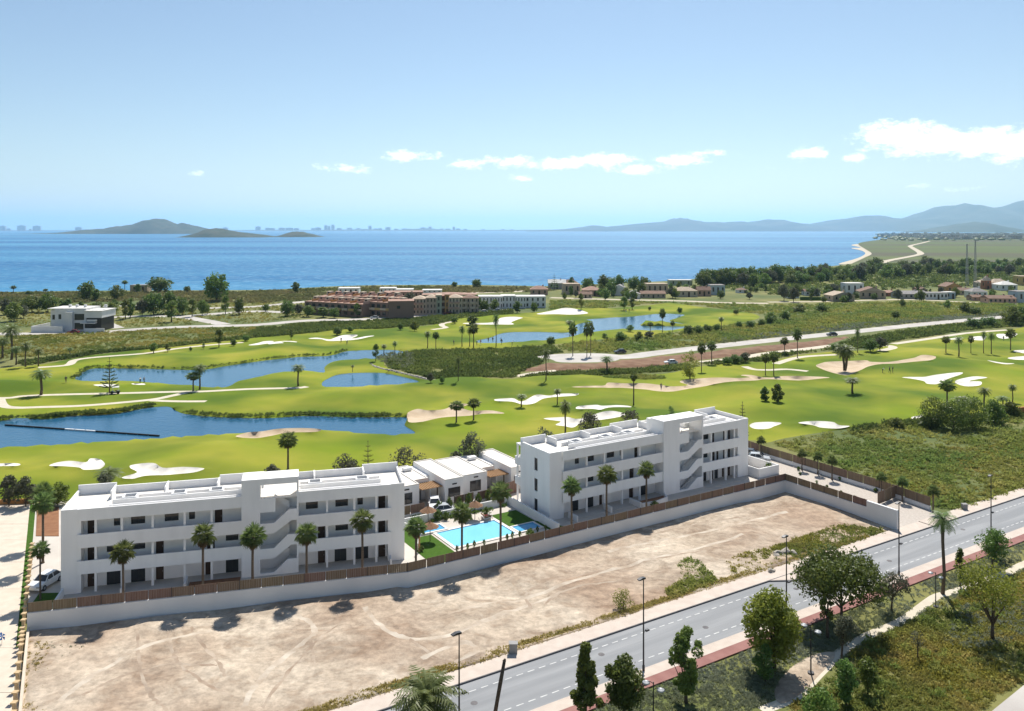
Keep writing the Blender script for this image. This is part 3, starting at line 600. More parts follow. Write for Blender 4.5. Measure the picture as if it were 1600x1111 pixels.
        ob('landing', MB().box(to, k2, F_+.2, 2.4, z-.2, z+.02), M['white'], r)
        d = ob('door', MB().box(to+.45, to+1.35, 2.46, 2.52, z+.02, z+2.1), M['door'], r)
    ob('stair_back_wall', MB().box(to, e_, 2.5+.03, 2.7, -.1, 9.3), M['white'], r)
    # roof terraces
    ob('roof_deck', MB().box(.18, L-.18, .2, D-.2, 9.2, 9.32), M['roofdeck'], r)
    b = MB(); hi = [(0,L*.11),(L*.42,L*.56),(L*.88,L)]
    cuts = sorted({0,L,*[x for q_ in hi for x in q_]})
    for i in range(len(cuts)-1):
        a, c = cuts[i], cuts[i+1]; up = any(q_[0] <= a < q_[1] for q_ in hi)
        off = 0 if up else .35
        b = MB().box(a, c, D-.2-off, D-off, 9.2, 10.5 if up else 10.2); ob('rear_parapet', b, M['white'], r)
    for u in (L*.11, L*.265, L*.42, L*.56, L*.72, L*.88): ob('roof_divider', MB().box(u-.09, u+.09, D-3.2, D-.56, 9.32, 10.35), M['white'], r)
    for y, z in ((.55,9.95),(2.4,10.0),(4.2,9.85)): 
        for a, c in ((L*.10+1, t0-.2), (t1+.2, L*.93)): ob('roof_curb', MB().box(a, c, y, y+.18, 9.32, z), M['white'], r)
    for u in (L*.15, L*.29, L*.40, L*.70, L*.85):
        h_ = MB(); 
        for q_ in ((u,u+.2,2.6,4.18),(u+1.5,u+1.7,2.6,4.18),(u+.2,u+1.5,2.6,2.75),(u+.2,u+1.5,4.0,4.18)): h_.box(*q_, 9.32, 10.12)
        s_ = ob('skylight', h_, M['white'], r); ob('pane', MB().box(u+.2,u+1.5,2.75,4.0,9.4,9.46), M['glass'], s_)
    # rear balconies
    for k, z in enumerate(FL):
        ob('rear_balcony', MB().box(.6, L-.6, D-.02, D+2.2, z-.12 if z else -.1, z+.1), M['white'], r)
        if z: ob('rear_parapet_wall', MB().box(.6, L-.6, D+2.2, D+2.35, z-.3, z+.95), M['white'], r); ob('rear_parapet_wall', MB().box(.45, .6, D-.01, D+2.35, z-.3, z+.95), M['white'], r)
        for u in (.8, L*.33, L*.66, L-.9): ob('column', MB().box(u-.12, u+.12, D+1.95, D+2.19, z+.1, z+2.85), M['white'], r)
        for u in range(3, int(L)-3, 5): 
            w_ = ob('window', MB().box(u, u+1.8, D-.03, D+.03, z+.12, z+2.2), M['frame'], r); ob('pane', MB().box(u+.06, u+.86, D+.02, D+.05, z+.18, z+2.14), M['glass'], w_); ob('pane', MB().box(u+.94, u+1.74, D+.02, D+.05, z+.18, z+2.14), M['glass'], w_)
    ob('roof_slab', MB().box(.6, L-.6, D-.02, D+2.2, 8.95, 9.15), M['white'], r)
    return r
blkA = block('apartment_block', 'white three storey flats with white car parked beside their end wall', A0, AU, 40.33, [(2.15,20.2),(27.0,38.2)], (20.2,22.4,27.0), [3.75,6.6,10.0,13.6,16.7,30.5,33.9,36.7],
  [('d',2.5,3.25,2),('w',5.4,6.1,2),('w',7.3,8.9,2),('w',11.1,12.7,2),('w',13.9,14.6,2),('d',16.9,17.8,2),
   ('d',2.5,3.25,1),('w',4.6,6.1,1),('w',7.4,8.9,1),('d',10.1,11.0,1),('d',16.0,16.9,1),('w',18.2,19.7,1),
   ('d',2.5,3.25,0),('g',4.6,6.2,0),('g',7.3,8.9,0),('d',10.1,11.0,0),('d',15.8,16.7,0),('g',18.2,19.7,0),
   ('w',27.9,29.4,2),('w',31.6,33.2,2),('w',34.4,35.1,2),('d',37.1,38.0,2),('d',29.4,30.3,1),('w',31.6,33.2,1),('w',34.5,35.5,1),('d',37.1,38.0,1),
   ('d',29.4,30.3,0),('g',31.5,33.0,0),('g',34.1,35.8,0),('d',37.1,38.0,0)], False)
blkB = block('apartment_block', 'white three storey flats beside pool with tall slot windows in end wall', B0, BU, 42.08, [(2.6,21.9),(30.7,39.5)], (21.9,25.4,30.7), [6.8,10.2,13.7,17.3,33.0,36.5,38.6],
  [('w',5.7,6.5,2),('w',8.0,9.4,2),('w',11.9,13.4,2),('w',14.5,15.1,2),('d',17.5,18.2,2),('w',4.2,5.0,1),('w',7.9,9.3,1),('w',12.0,13.3,1),('d',16.5,17.4,1),('w',20.4,21.6,1),
   ('g',5.2,6.4,0),('g',7.8,9.3,0),('d',10.4,11.0,0),('d',16.4,17.3,0),('g',18.7,20.3,0),
   ('w',32.4,34.0,2),('d',34.9,35.4,2),('d',37.5,38.0,2),('d',38.7,39.3,2),('w',32.2,33.8,1),('d',34.9,35.5,1),('d',35.9,36.4,1),('d',37.5,38.0,1),('d',38.7,39.3,1),
   ('g',32.0,33.5,0),('d',34.6,35.2,0),('g',35.4,36.3,0),('d',37.2,37.8,0),('d',38.6,39.3,0)], True)
# low garden walls of the ground floor terraces
def lowwall(label, pts, h=1.0, th=.22, m='whitewall', nm='garden_wall', cat='wall', group=None, z=0):
    b = MB()
    for i in range(len(pts)-1):
        p, q = Vector(pts[i]), Vector(pts[i+1]); t = (q-p).normalized(); n = Vector((-t.y,t.x))*th/2; e = t*th/2 if i < len(pts)-2 else Vector((0,0))
        b.prism([p-n, q-n+e*.98, q+n+e*.98, p+n], z-.1, z+h-.003*i)
    o = ob(nm, b, M[m]); return tag(o, label, cat, group)
for s_, e_, lb in ((.3,-4.0,'white wall sloping off the end pier of the flats beside the parked car'),(6.9,-2.2,'short white terrace wall below the windows, second from the parked car'),(13.9,-2.6,'white terrace wall between paved terrace and shaded planting bed'),(38.4,-1.7,'short white terrace wall at the pool end of the flats')):
    lowwall(lb, [a_(s_,-.33), a_(s_,e_)], .9)
for s_, e_, lb in ((3.2,-2.6,'short white terrace wall by the corner nearest the pool'),(9.9,-2.2,'short white terrace wall between two fan palms'),(15.0,-3.0,'white planter wall with dark soil left of the stair tower')):
    lowwall(lb, [b_(s_,-.33), b_(s_,e_)], .9)
lowwall('curved white planter wall around a bush beside the stair tower', [b_(15.2,-3.0), b_(18,-3.3), b_(20.5,-2.8), b_(21.6,-1.0)], .75)
lowwall('long white wall between pool lawn and the flats beside it', [b_(-1.3,12.5), b_(-1.5,-4.5)], 1.3)
lowwall('white parapet of the walled patio at the drive end of the flats', [b_(42.3,1.0), b_(42.3,-2.2), b_(47.2,-2.2), b_(47.2,4.5), b_(42.3,4.5)], 1.6)
lowwall('long white wall between walkway and pool lawn', [a_(42.5,2.5), a_(40.9,9.0)+Vector((2.6,1)), b_(-20.2,9.2)], .9)
lowwall('white retaining wall behind the pool terrace with shrubs along it', [b_(-20.0,9.35), b_(-1.6,9.35)], 1.1)
# ------------------------------------------------------------------ boundary wall, slat fences
def wall_run(label, pts, h, th=.3):
    r = thing('boundary_wall', label, 'wall', (pts[0].x, pts[0].y, 0)); o = Vector((pts[0].x, pts[0].y))
    for i in range(len(pts)-1):
        p, q = pts[i]-o, pts[i+1]-o; t = (q-p).normalized(); n = Vector((-t.y,t.x))*th/2; e = t*.15
        ob('wall', MB().prism([p-n, q-n+(e if i < len(pts)-2 else t*0), q+n, p+n], -.2, h-.05), M['whitewall'], r)
        n2 = n*1.15; ob('coping', MB().prism([p-n2, q-n2, q+n2, p+n2], h-.05+.002*i, h+.01+.002*i), M['whitewall'], r)
    return r
wall_run('long white rendered wall between bare dirt plot and the flats', WL, 1.88)
e0, e1 = WL[3].lerp(WL[4], .76), WL[4]; b = MB(); t = (e1-e0).normalized(); n = Vector((-t.y,t.x))*.2; b.prism([e0-n, e1+t*.1-n, e1+t*.1+n, e0+n], -.2, 2.85); tag(ob('gate_wall', b, M['whitewall']), 'taller white end wall beside the avenue where the drive begins', 'wall')
def fence_run(label, pts, h, z, step=2.4, off=0, gate=False, m='slat'):
    r = thing('slat_fence', label, 'fence', (pts[0].x, pts[0].y, 0)); o = Vector((pts[0].x, pts[0].y)); cache = {}
    for i in range(len(pts)-1):
        p, q = pts[i]-o, pts[i+1]-o; L_ = (q-p).length; t = (q-p)/L_; n = Vector((-t.y,t.x)); k = max(1, round(L_/step)); sp_ = L_/k; rz = math.atan2(t.y, t.x)
        key = round(sp_,3)
        if key not in cache:
            b = MB(); nb = max(4, int(sp_/.24)); wd = (sp_-.06)/nb
            for j in range(nb): b.box(.03+j*wd, .03+(j+1)*wd-.012, -.012, .012+.008*(j%2), 0, h)
            me = b.mesh('fence_panel'); me.materials.append(M[m]); pb = MB().box(-.035,.035,-.05,.05,0,h+.04); pm = pb.mesh('post'); pm.materials.append(M['steel']); cache[key] = (me, pm)
        for j in range(k):
            c = p+t*(j*sp_)+n*off; x = ob('fence_panel', cache[key][0], None, r); x.location = (c.x, c.y, z); x.rotation_euler = (0,0,rz)
            if j % 3 == 0: y = ob('post', cache[key][1], None, r); y.location = (c.x, c.y, z); y.rotation_euler = (0,0,rz)
    return r
fence_run('brown slat screen on top of the long white boundary wall', WL[:4]+[e0], 1.05, 1.9, off=.02)
lowwall('low white base wall under the brown fence along the gravel drive', FE, .62, .3)
fence_run('brown slat fence along the outer side of the gravel drive', FE, 1.35, .62, 2.6)
g0, g1 = P(1401.5,778).xy, P(1372,790).xy
fence_run('brown slat gate standing across the gravel drive', [P(1404,776).xy, P(1371,789.5).xy], 1.9, .1, 2.2)
lowwall('low orange wall behind dark bushes at the head of the slab walk', [P(-90,792).xy, P(0,789).xy, P(52,787).xy], .8, .3, 'orange')
# ------------------------------------------------------------------ bungalows, pool garden
def bungalow(s0, label):
    q = b_(s0, 14.5); r = thing('bungalow', label, 'bungalow', (q.x, q.y, 0), math.atan2(BU.y, BU.x))
    def vol(x0, x1, y0, y1, h):
        rects = []
        b = MB(); b.box(x0,x1,y0,y1,-.1,h-.15); w_ = ob('wall', b, M['white'], r)
        rf = MB()
        rf.box(x0-.003,x1+.003,y0-.003,y1+.003,h-.15,h-.12); rf.box(x0,x1,y0,y0+.18,h-.12,h); rf.box(x0,x1,y1-.18,y1,h-.12,h); rf.box(x0,x0+.18,y0+.18,y1-.18,h-.12,h); rf.box(x1-.18,x1,y0+.18,y1-.18,h-.12,h)
        ob('roof', rf, M['roofdeck'], r)
    vol(0, 4.4, 1.6, 12, 3.45); vol(4.42, 7.1, 4.0, 12, 3.3); vol(8.2, 11.5, .3, 12, 3.75)
    ob('wall', MB().box(7.12, 8.18, 6, 11.9, -.1, 3.0), M['white'], r)
    for a, c, y in ((1.2,3.2,1.6),(8.8,10.9,.3)):
        f = ob('window', MB().box(a,c,y-.05,y+.02,.6 if y > 1 else .9,2.3), M['frame'], r); ob('pane', MB().box(a+.07,(a+c)/2-.03,y-.07,y-.04,.68 if y > 1 else .98,2.22), M['glass'], f); ob('pane', MB().box((a+c)/2+.03,c-.07,y-.07,y-.04,.68 if y > 1 else .98,2.22), M['glass'], f)
        ob('vent_grille', MB().box(a+.7,a+1.5,y-.04,y+.01,2.75,2.95), M['frame'], r)
    ob('door', MB().box(4.9,5.8,3.94,4.02,0,2.1), M['grey'], r)
    p = MB().box(4.45,8.15,.9,4.0,2.55,2.62); pg = ob('pergola', p, M['wood'], r)
    for j in range(10): ob('slat', MB().box(4.5+j*.37,4.6+j*.37,.85,3.98,2.62,2.72), M['wood'], pg)
    ob('post', MB().box(7.2,7.35,1.0,1.15,0,2.55), M['door'], pg); ob('wall_fin', MB().box(6.5,6.7,2.2,3.9,0,2.54), M['white'], r)
    ob('roof_unit', MB().box(5.2,6.6,9,10,3.3,3.75), M['white'], r)
    return r
bungalow(-30.1, 'white flat roofed bungalow half hidden behind the flats with the parked white car')
bungalow(-17.9, 'white bungalow with wooden pergola, white car parked before it')
bungalow(-5.7, 'white bungalow with wooden pergola nearest the flats with slot windows')
for i, (s0, s1, lb) in enumerate(((-21.5,-14.4,'brown slat fence before the bungalow with the white car'),(-9.4,-5.8,'brown slat fence before the plants of the middle bungalow'),(-5.2,-1.4,'brown slat fence panel left of the tall brown gate'))):
    fence_run(lb, [b_(s0,12.2), b_(s1,12.2+(.3 if i else 0))], 1.3, .5, 2.2, m='slat')
    lowwall('low white plinth under the '+lb, [b_(s0,12.2), b_(s1,12.2+(.3 if i else 0))], .5, .35)
fence_run('tall brown slat gate touching the flats beside the bungalows', [b_(-1.0,12.6), b_(3.3,13.6)], 2.0, .05, 2.2)
# pool
def pool(label, s0, s1, t0, t1, m, lip=.45, z=.12):
    q = b_(s0, t0); r = thing('swimming_pool' if s1-s0 > 7 else 'small_pool', label, 'pool', (q.x, q.y, 0), math.atan2(BU.y, BU.x)); w_, d_ = s1-s0, t1-t0
    for x0, x1, y0, y1 in ((-lip,w_+lip,-lip,0),(-lip,w_+lip,d_,d_+lip),(-lip,0,0,d_),(w_,w_+lip,0,d_)): ob('coping', MB().box(x0,x1,y0,y1,.0,z), M['roofdeck'], r)
    for x0, x1, y0, y1 in ((.001,.04,0,d_),(w_-.04,w_-.001,0,d_),(.04,w_-.04,0,.04),(.04,w_-.04,d_-.04,d_-.001)): ob('tile_band', MB().box(x0,x1,y0,y1,.0,z-.02), M['tile'], r)
    ob('water', MB().box(.04,w_-.04,.04,d_-.04,.0,z-.09), M[m], r)
pool('large turquoise swimming pool in the garden between the two blocks', -16.4, -6.9, -1.6, 4.4, 'pool')
pool('small deep blue spa basin at the corner of the large pool', -18.3, -14.6, 4.95, 6.9, 'spa', .3, .22)
pool('small childrens pool between the large pool and the slot windowed flats', -6.2, -2.6, -1.6, .6, 'spa', .25, .18)
def patch(name, m, pts, z): b = MB(); b.prism(pts, -.05, z); return tag(ob(name, b, M[m]), kind='structure')
patch('lawn', 'lawn', [b_(-21.5,-5), b_(-17.2,-5), b_(-17.2,4.4), b_(-18.8,4.4), b_(-18.8,7.4), b_(-15.3,7.4), b_(-15.3,9.0), b_(-21.5,9.0)], .03)
patch('lawn', 'lawn', [b_(-6.2,1.2), b_(-1.8,1.2), b_(-1.8,6.5), b_(-6.2,6.5)], .03)
patch('lawn', 'lawn', [b_(-2.0,-6.5), b_(-2.0,1.0), b_(-1.7,1.0), b_(2.6,-6.5)], .034)
patch('lawn', 'lawn', [a_(-2.6,-5.6), a_(.2,-4.6), a_(.2,.6), a_(-2.6,1.2)], .03)
patch('planting_bed', 'brownsoil', [b_(-19.8,9.6), b_(-1.6,9.6), b_(-1.6,11.8), b_(-19.8,11.8)], .12)
patch('planting_bed', 'brownsoil', [P(56,838).xy, P(92,838).xy, P(92,792).xy, P(58,790).xy], .05)
patch('planting_bed', 'brownsoil', [a_(14.2,-1.65), a_(20.1,-1.65), a_(20.1,-.35), a_(14.2,-.35)], .1)
patch('planting_bed', 'brownsoil', [b_(15.3,-2.8), b_(20.4,-2.6), b_(21.4,-1.0), b_(15.3,-1.0)], .3)
def parasol():
    r = thing('straw_parasol', 'x', 'parasol', group='straw parasols round the pool'); b = MB(); n = 18
    v = [(0,0,2.75)]+[((1.2+.04*(i%2))*math.cos(2*math.pi*i/n), (1.2+.04*(i%2))*math.sin(2*math.pi*i/n), 2.05-.06*(i%2)) for i in range(n)]+[(0,0,2.2)]
    b.add(v, [(0,1+i,1+(i+1)%n) for i in range(n)]+[(n+1,1+(i+1)%n,1+i) for i in range(n)]); ob('thatch', b, M['straw'], r)
    ob('pole', MB().tube([(0,0,0),(0,0,2.7)], .05, 8), M['door'], r); ob('finial', MB().tube([(0,0,2.6),(0,0,2.95)], [.14,.05], 8), M['straw'], r); return r
PP = Proto(parasol)
for x, y, lb in ((672,846,'brown straw parasol on the lawn beside the spa basin'),(742,811,'brown straw parasol on the terrace beside the sun lounger'),(669,820,'brown straw parasol against the wall near the silver car')):
    q = P(x, y); PP.put((q.x,q.y,0), x, 1, lb)
def lounger(label, loc, rz):
    r = thing('sun_lounger', label, 'sun lounger', loc, rz); ob('base', MB().box(-.32,.32,-.6,.95,.28,.36), M['white'], r); ob('backrest', MB().slab([(-.6,.36),(-1.2,.85),(-1.26,.78),(-.66,.3)], -.32, .32), M['straw'], r)
    r.children[-1].rotation_euler = (0,0,R(90))
    for x in (-.28,.28):
        for y in (-.5,.85): ob('leg', MB().box(x-.03,x+.03,y-.03,y+.03,0,.28), M['white'], r)
q = P(757,811); lounger('white sun lounger on the terrace next to a straw parasol', (q.x,q.y,.02), R(110)); q = P(764,809); lounger('white sun lounger nearer the retaining wall shrubs', (q.x,q.y,.02), R(95))
def shower():
    q = P(655,862); r = thing('pool_shower', 'slim tan outdoor shower on the lawn with white head', 'shower', (q.x,q.y,0), 0)
    ob('column', MB().box(-.12,.12,-.1,.1,0,2.1), M['wood'], r); ob('shower_head', MB().tube([(0,0,2.1),(0,0,2.25),(.1,-.1,2.3)], [.08,.2,.24], 10), M['white'], r)
shower()
# pool lights seen under water
# ------------------------------------------------------------------ street furniture
def street_lamp():
    r = thing('street_lamp', 'x', 'street lamp'); ob('pole', MB().tube([(0,0,0),(0,0,.5),(0,0,.55),(0,0,8.9)], [.13,.13,.085,.05], 10), M['steel'], r)
    hd = MB(); hd.slab([(-.75,8.95),(.15,8.9),(.15,9.05),(-.3,9.12),(-.75,9.03)], -.17, .17); h = ob('lamp_head', hd, M['steel'], r); ob('lens', MB().box(-.68,-.2,-.12,.12,8.9,8.94), M['lampgrey'], h)
    ob('arm', MB().tube([(0,0,3.7),(.5,0,3.75)], .025, 6), M['steel'], r); h = ob('low_lamp_head', MB().slab([(.3,3.7),(.78,3.7),(.7,3.85),(.35,3.85)], -.12, .12), M['steel'], r); ob('lens', MB().box(.36,.72,-.09,.09,3.67,3.7), M['lampgrey'], h); return r
SL = Proto(street_lamp)
for t, lb in ((-9.7,'tall dark street lamp beside the big date palm'),(10.5,'tall dark street lamp between bushy trees at the cycle lane'),(31.1,'tall dark street lamp behind the yellow green tree'),(51.8,'tall dark street lamp opposite the end of the white wall'),(72.9,'tall dark street lamp opposite the scrub lot'),(93.7,'tall dark street lamp farthest along the avenue')):
    q = k_(t, -7.3); SL.put((q.x,q.y,.14), ang+R(8), 1, lb, 'street lamps along the avenue')
def path_lamp():
    r = thing('path_lamp', 'x', 'street lamp'); ob('pole', MB().tube([(0,0,0),(0,0,4.5)], [.07,.045], 8), M['steel'], r)
    for sx, z in ((-1,4.5),(1,4.0)):
        ob('arm', MB().tube([(0,0,z-.15),(sx*.25,0,z),(sx*.6,0,z-.02)], .03, 6), M['steel'], r); h = ob('lamp_head', MB().tube([(sx*.6,0,z-.16),(sx*.6,0,z-.06),(sx*.6,0,z+.04)], [.33,.3,.08], 12), M['lampgrey'], r)
    ob('base', MB().tube([(0,0,0),(0,0,.12)], .3, 10), M['steel'], r); return r
PL = Proto(path_lamp)
for x, y, h, lb in ((1267,1052,1.05,'two headed path lamp on bare earth beside the footpath'),(1462,948,.87,'two headed path lamp beside the leaning palm trunk'),(1021,1150,1.02,'two headed path lamp in front of the bushy street trees')):
    q = P(x, y); PL.put((q.x,q.y,0), R(-12), h, lb)
def rail():
    r = thing('post_fence', 'pale wooden post fence with flat caps along grass strip', 'fence', (0,0,0)); ys = [1112,1097,1081,1065,1050,1035,1020,1007,1000,993,987,980,968,958,948,937,927,917,908,900,890,883,875,868,861,855,849]
    pm = MB().box(-.13,.13,-.13,.13,0,.92).mesh('post'); pm.materials.append(M['post']); cm = MB().box(-.24,.24,-.24,.24,.92,1.04).mesh('cap'); cm.materials.append(M['post'])
    for y in ys:
        d = 42*F/(y-HY); X = -44.2-(d-71.6)*(60.3-44.2)/(100.8-71.6)
        o = ob('post', pm, None, r); o.location = (X, d, 0); c = ob('cap', cm, None, o)
rail()
def at(d): return Vector((-44.2-(d-71.6)*(60.3-44.2)/(100.8-71.6), d))
lowwall('cream kerb wall along the bare plot beside the wooden posts', [at(60)+Vector((.55,0)), at(86)+Vector((.55,0))], .55, .25, 'slab')
def toy():
    q = P(3,1006); r = thing('garden_pinwheel', 'blue garden pinwheel standing on the pale slab walk', 'pinwheel', (q.x,q.y,.08))
    ob('stick', MB().tube([(0,0,0),(0,0,.75)], .02, 6), M['lampgrey'], r)
    for i in range(5):
        a = 2*math.pi*i/5+.4; b = MB(); c, s_ = math.cos(a), math.sin(a); b.add([(0,-.02,.7),(.5*c,-.1,.7+.5*s_),(.34*math.cos(a+.7),-.02,.7+.34*math.sin(a+.7)),(.28*c,.12,.7+.28*s_)], [(0,1,3),(1,2,3),(2,0,3),(0,2,1)]); ob('blade', b, M['blue'], r)
toy()
# ------------------------------------------------------------------ cars
def carpaint(n, c): return mat(n, c, .28, spec=.5)
def car(col):
    def mk():
        r = thing('car', 'x', 'car'); W2 = .88
        prof = [(-2.1,.32),(-2.12,.62),(-1.95,.82),(-.95,.93),(1.55,.98),(2.05,.86),(2.1,.5),(2.05,.3)]
        b = MB(); n = len(prof); v = []
        for y, k in ((-W2,.94),(-W2*.96,1),(W2*.96,1),(W2,.94)): v += [(x*(1 if abs(y) < W2 else .985), y, .3+(z-.3)*k) for x, z in prof]
        f = [tuple(range(n))[::-1], tuple(range(3*n,4*n))]
        for j in range(3): f += [(j*n+i, j*n+(i+1)%n, (j+1)*n+(i+1)%n, (j+1)*n+i) for i in range(n)]
        b.add(v, f); ob('body', b, col, r)
        c = MB(); lo = [(-1.05,.92),(1.75,.97)]; hi = [(-.35,1.42),(.95,1.45)]
        c.add([(-1.0,-.8,.9),(1.75,-.8,.95),(1.75,.8,.95),(-1.0,.8,.9),(-.3,-.62,1.42),(1.1,-.62,1.44),(1.1,.62,1.44),(-.3,.62,1.42)], [(0,1,5,4),(1,2,6,5),(2,3,7,6),(3,0,4,7)]); ob('windows', c, M['glass'], r)
        t = MB(); t.box(-.36,1.16,-.64,.64,1.425,1.48); ob('roof', t, col, r)
        for x0, z0, x1, z1 in ((-1.0,.9,-.3,1.43),(1.75,.95,1.1,1.45),(.35,.93,.38,1.43)):
            for s_ in (-1,1): ob('pillar', MB().beam((x0,s_*.815,z0),(x1,s_*.635,z1),.07,.07), col, r)
        for x in (-1.3,1.35):
            for s_ in (-1,1):
                w_ = ob('wheel', MB().tube([(x,s_*.92,.32),(x,s_*.68,.32)], .32, 14), M['rubber'], r); ob('rim', MB().tube([(x,s_*.935,.32),(x,s_*.9,.32)], .19, 10), M['lampgrey'], w_)
        for s_ in (-1,1):
            ob('headlight', MB().box(-2.13,-1.98,s_*.62-.18,s_*.62+.18,.58,.74), M['lampgrey'], r); ob('taillight', MB().box(2.0,2.12,s_*.68-.13,s_*.68+.13,.66,.84), M['tail'], r); ob('mirror', MB().box(-.75,-.6,s_*.95-.08,s_*.95+.08,.95,1.07), col, r)
        return r
    return Proto(mk)
M['tail'] = mat('tail_lamp', (.25,.02,.02), .3)
cars = {k: car(carpaint('car_'+k, c)) for k, c in dict(white=(.78,.78,.78), silver=(.42,.44,.46), dark=(.03,.033,.04), red=(.22,.02,.025)).items()}
for k, x, y, rz, sc_, lb in (('white',71,915,R(82),1,'white car parked beside the end wall of the flats'),('white',679,793,R(98),1,'white car parked before the bungalow pergola'),('silver',688,803,R(15),1,'silver car parked behind the low pool garden wall'),
    ('silver',1184,721,R(165),1.05,'silver car parked at the head of the gravel drive'),('dark',1174,714,R(150),1,'dark car behind the silver car at the drive'),('white',1048,569,R(10),1,'white car on the dirt track below the side road'),
    ('red',115,521,R(5),1.05,'dark red car parked before the white modern villa'),('dark',152,517.5,R(10),1,'dark car parked beyond the red car at the villa'),('red',160,514,R(20),1,'dark red car at the dark corner of the villa'),
    ('dark',969,552,R(15),1,'dark car on the side road near the turning area'),('dark',1300,524.5,R(12),1,'small dark car on the far part of the side road'),('white',755,489,R(8),1.1,'white car before the pastel flats near the trees'),('white',776,487,R(8),1.1,'white car before the townhouses'),('silver',585,498,R(5),1,'silver car before the brown terraces'),('red',700,491,R(8),1,'dark red car before the pastel flats')):
    q = P(x, y); cars[k].put((q.x,q.y,gz(q.x,q.y)+.02), rz, sc_, lb)
def cart():
    q = P(180,615.5); r = thing('golf_cart', 'white roofed golf cart under the tiered pine on the path', 'golf cart', (q.x,q.y,gz(q.x,q.y)), R(15))
    ob('body', MB().slab([(-1.1,.3),(-1.1,.7),(-.6,.85),(-.3,.5),(.3,.5),(.4,.8),(1.1,.8),(1.1,.3)], -.55, .55), M['black'], r); ob('roof', MB().box(-.7,.9,-.6,.6,1.75,1.83), M['white'], r)
    for x in (-.6,.8):
        for y in (-.5,.5): ob('post', MB().box(x-.03,x+.03,y-.03,y+.03,.7,1.75), M['white'], r)
    for x in (-.75,.75):
        for y in (-.55,.55): ob('wheel', MB().tube([(x,y-.08,.22),(x,y+.08,.22)], .22, 10), M['rubber'], r)
    ob('seat', MB().box(0,.4,-.5,.5,.8,.95), M['straw'], r)
cart()
# ------------------------------------------------------------------ plants
def leafcloud(rs, cen, rad, n, size, flat=1.0):
    """n leaf quads spread round the clump centres, one numpy array of vertices"""
    k = rs.integers(0, len(cen), n); dirs = rs.normal(size=(n,3)); dirs /= np.linalg.norm(dirs, axis=1)[:,None]
    p = cen[k]+dirs*(rad[k]*rs.uniform(.35,1.08,n)**.6)[:,None]*np.array([1,1,flat])
    nn = dirs+rs.normal(size=(n,3))*.7; nn /= np.linalg.norm(nn, axis=1)[:,None]
    a = np.cross(nn, rs.normal(size=(n,3))); a /= np.linalg.norm(a, axis=1)[:,None]; b = np.cross(nn, a); s = size*rs.uniform(.6,1.35,n)[:,None]
    v = np.stack([p-a*s, p+b*s*.55, p+a*s, p-b*s*.55], 1).reshape(-1,3); return v, np.arange(4*n).reshape(n,4)
def tree(name, label, leaf, h, wd, trunk=.3, nleaf=1800, ls=.16, seed=0, shape='round', lean=0, group=None, ncl=26, cat='tree', loc=(0,0,0), rz=0, s=1):
    rs = np.random.default_rng(seed); r = thing(name, label, cat, loc, rz, group, s); th = h*trunk; ch = h-th
    cen, rad = [], []
    for i in range(ncl):
        t = rs.uniform(0,1); a = rs.uniform(0, 2*math.pi)
        if shape == 'cone': wr = (1-t)**.8*.9+.1
        elif shape == 'column': wr = math.sin(math.pi*min(.95,t*.85+.12))**.5
        elif shape == 'umbrella': wr = 1.0; t = .45+.5*t
        else: wr = math.sin(math.pi*(t*.85+.1))**.6
        q = rs.uniform(.25,1)**.5; cr = wd*rs.uniform(.13,.23)*(.75 if shape in ('cone','column') else 1)
        R_ = max(0, wd/2*wr*q-cr*.55)*rs.uniform(.8,1.12)
        cen.append((R_*math.cos(a)+lean*t*h, R_*math.sin(a), th+ch*(t*.86+.06))); rad.append(cr)
    cen = np.array(cen); rad = np.array(rad); v, f = leafcloud(rs, cen, rad, nleaf, ls)
    ob('crown', npmesh('crown', v, f), M[leaf], r)
    b = MB(); tr = max(.05, h*.022); top = (lean*h*.5, 0, th+ch*.45)
    b.tube([(0,0,-.15),(lean*h*.06,.02*h*.3,th*.5),(lean*h*.22,0,th),top], [tr*1.3,tr,tr*.85,tr*.35], 7)
    for i in rs.choice(ncl, min(ncl, 8), replace=False):
        q = Vector(cen[i]); st = Vector((lean*h*.22,0,th*rs.uniform(.75,1.25))); b.tube([st, st.lerp(q,.5)+Vector((0,0,-.05*h*.3)), q], [tr*.5,tr*.3,tr*.12], 5)
    ob('trunk', b, M['bark'], r, True); return r
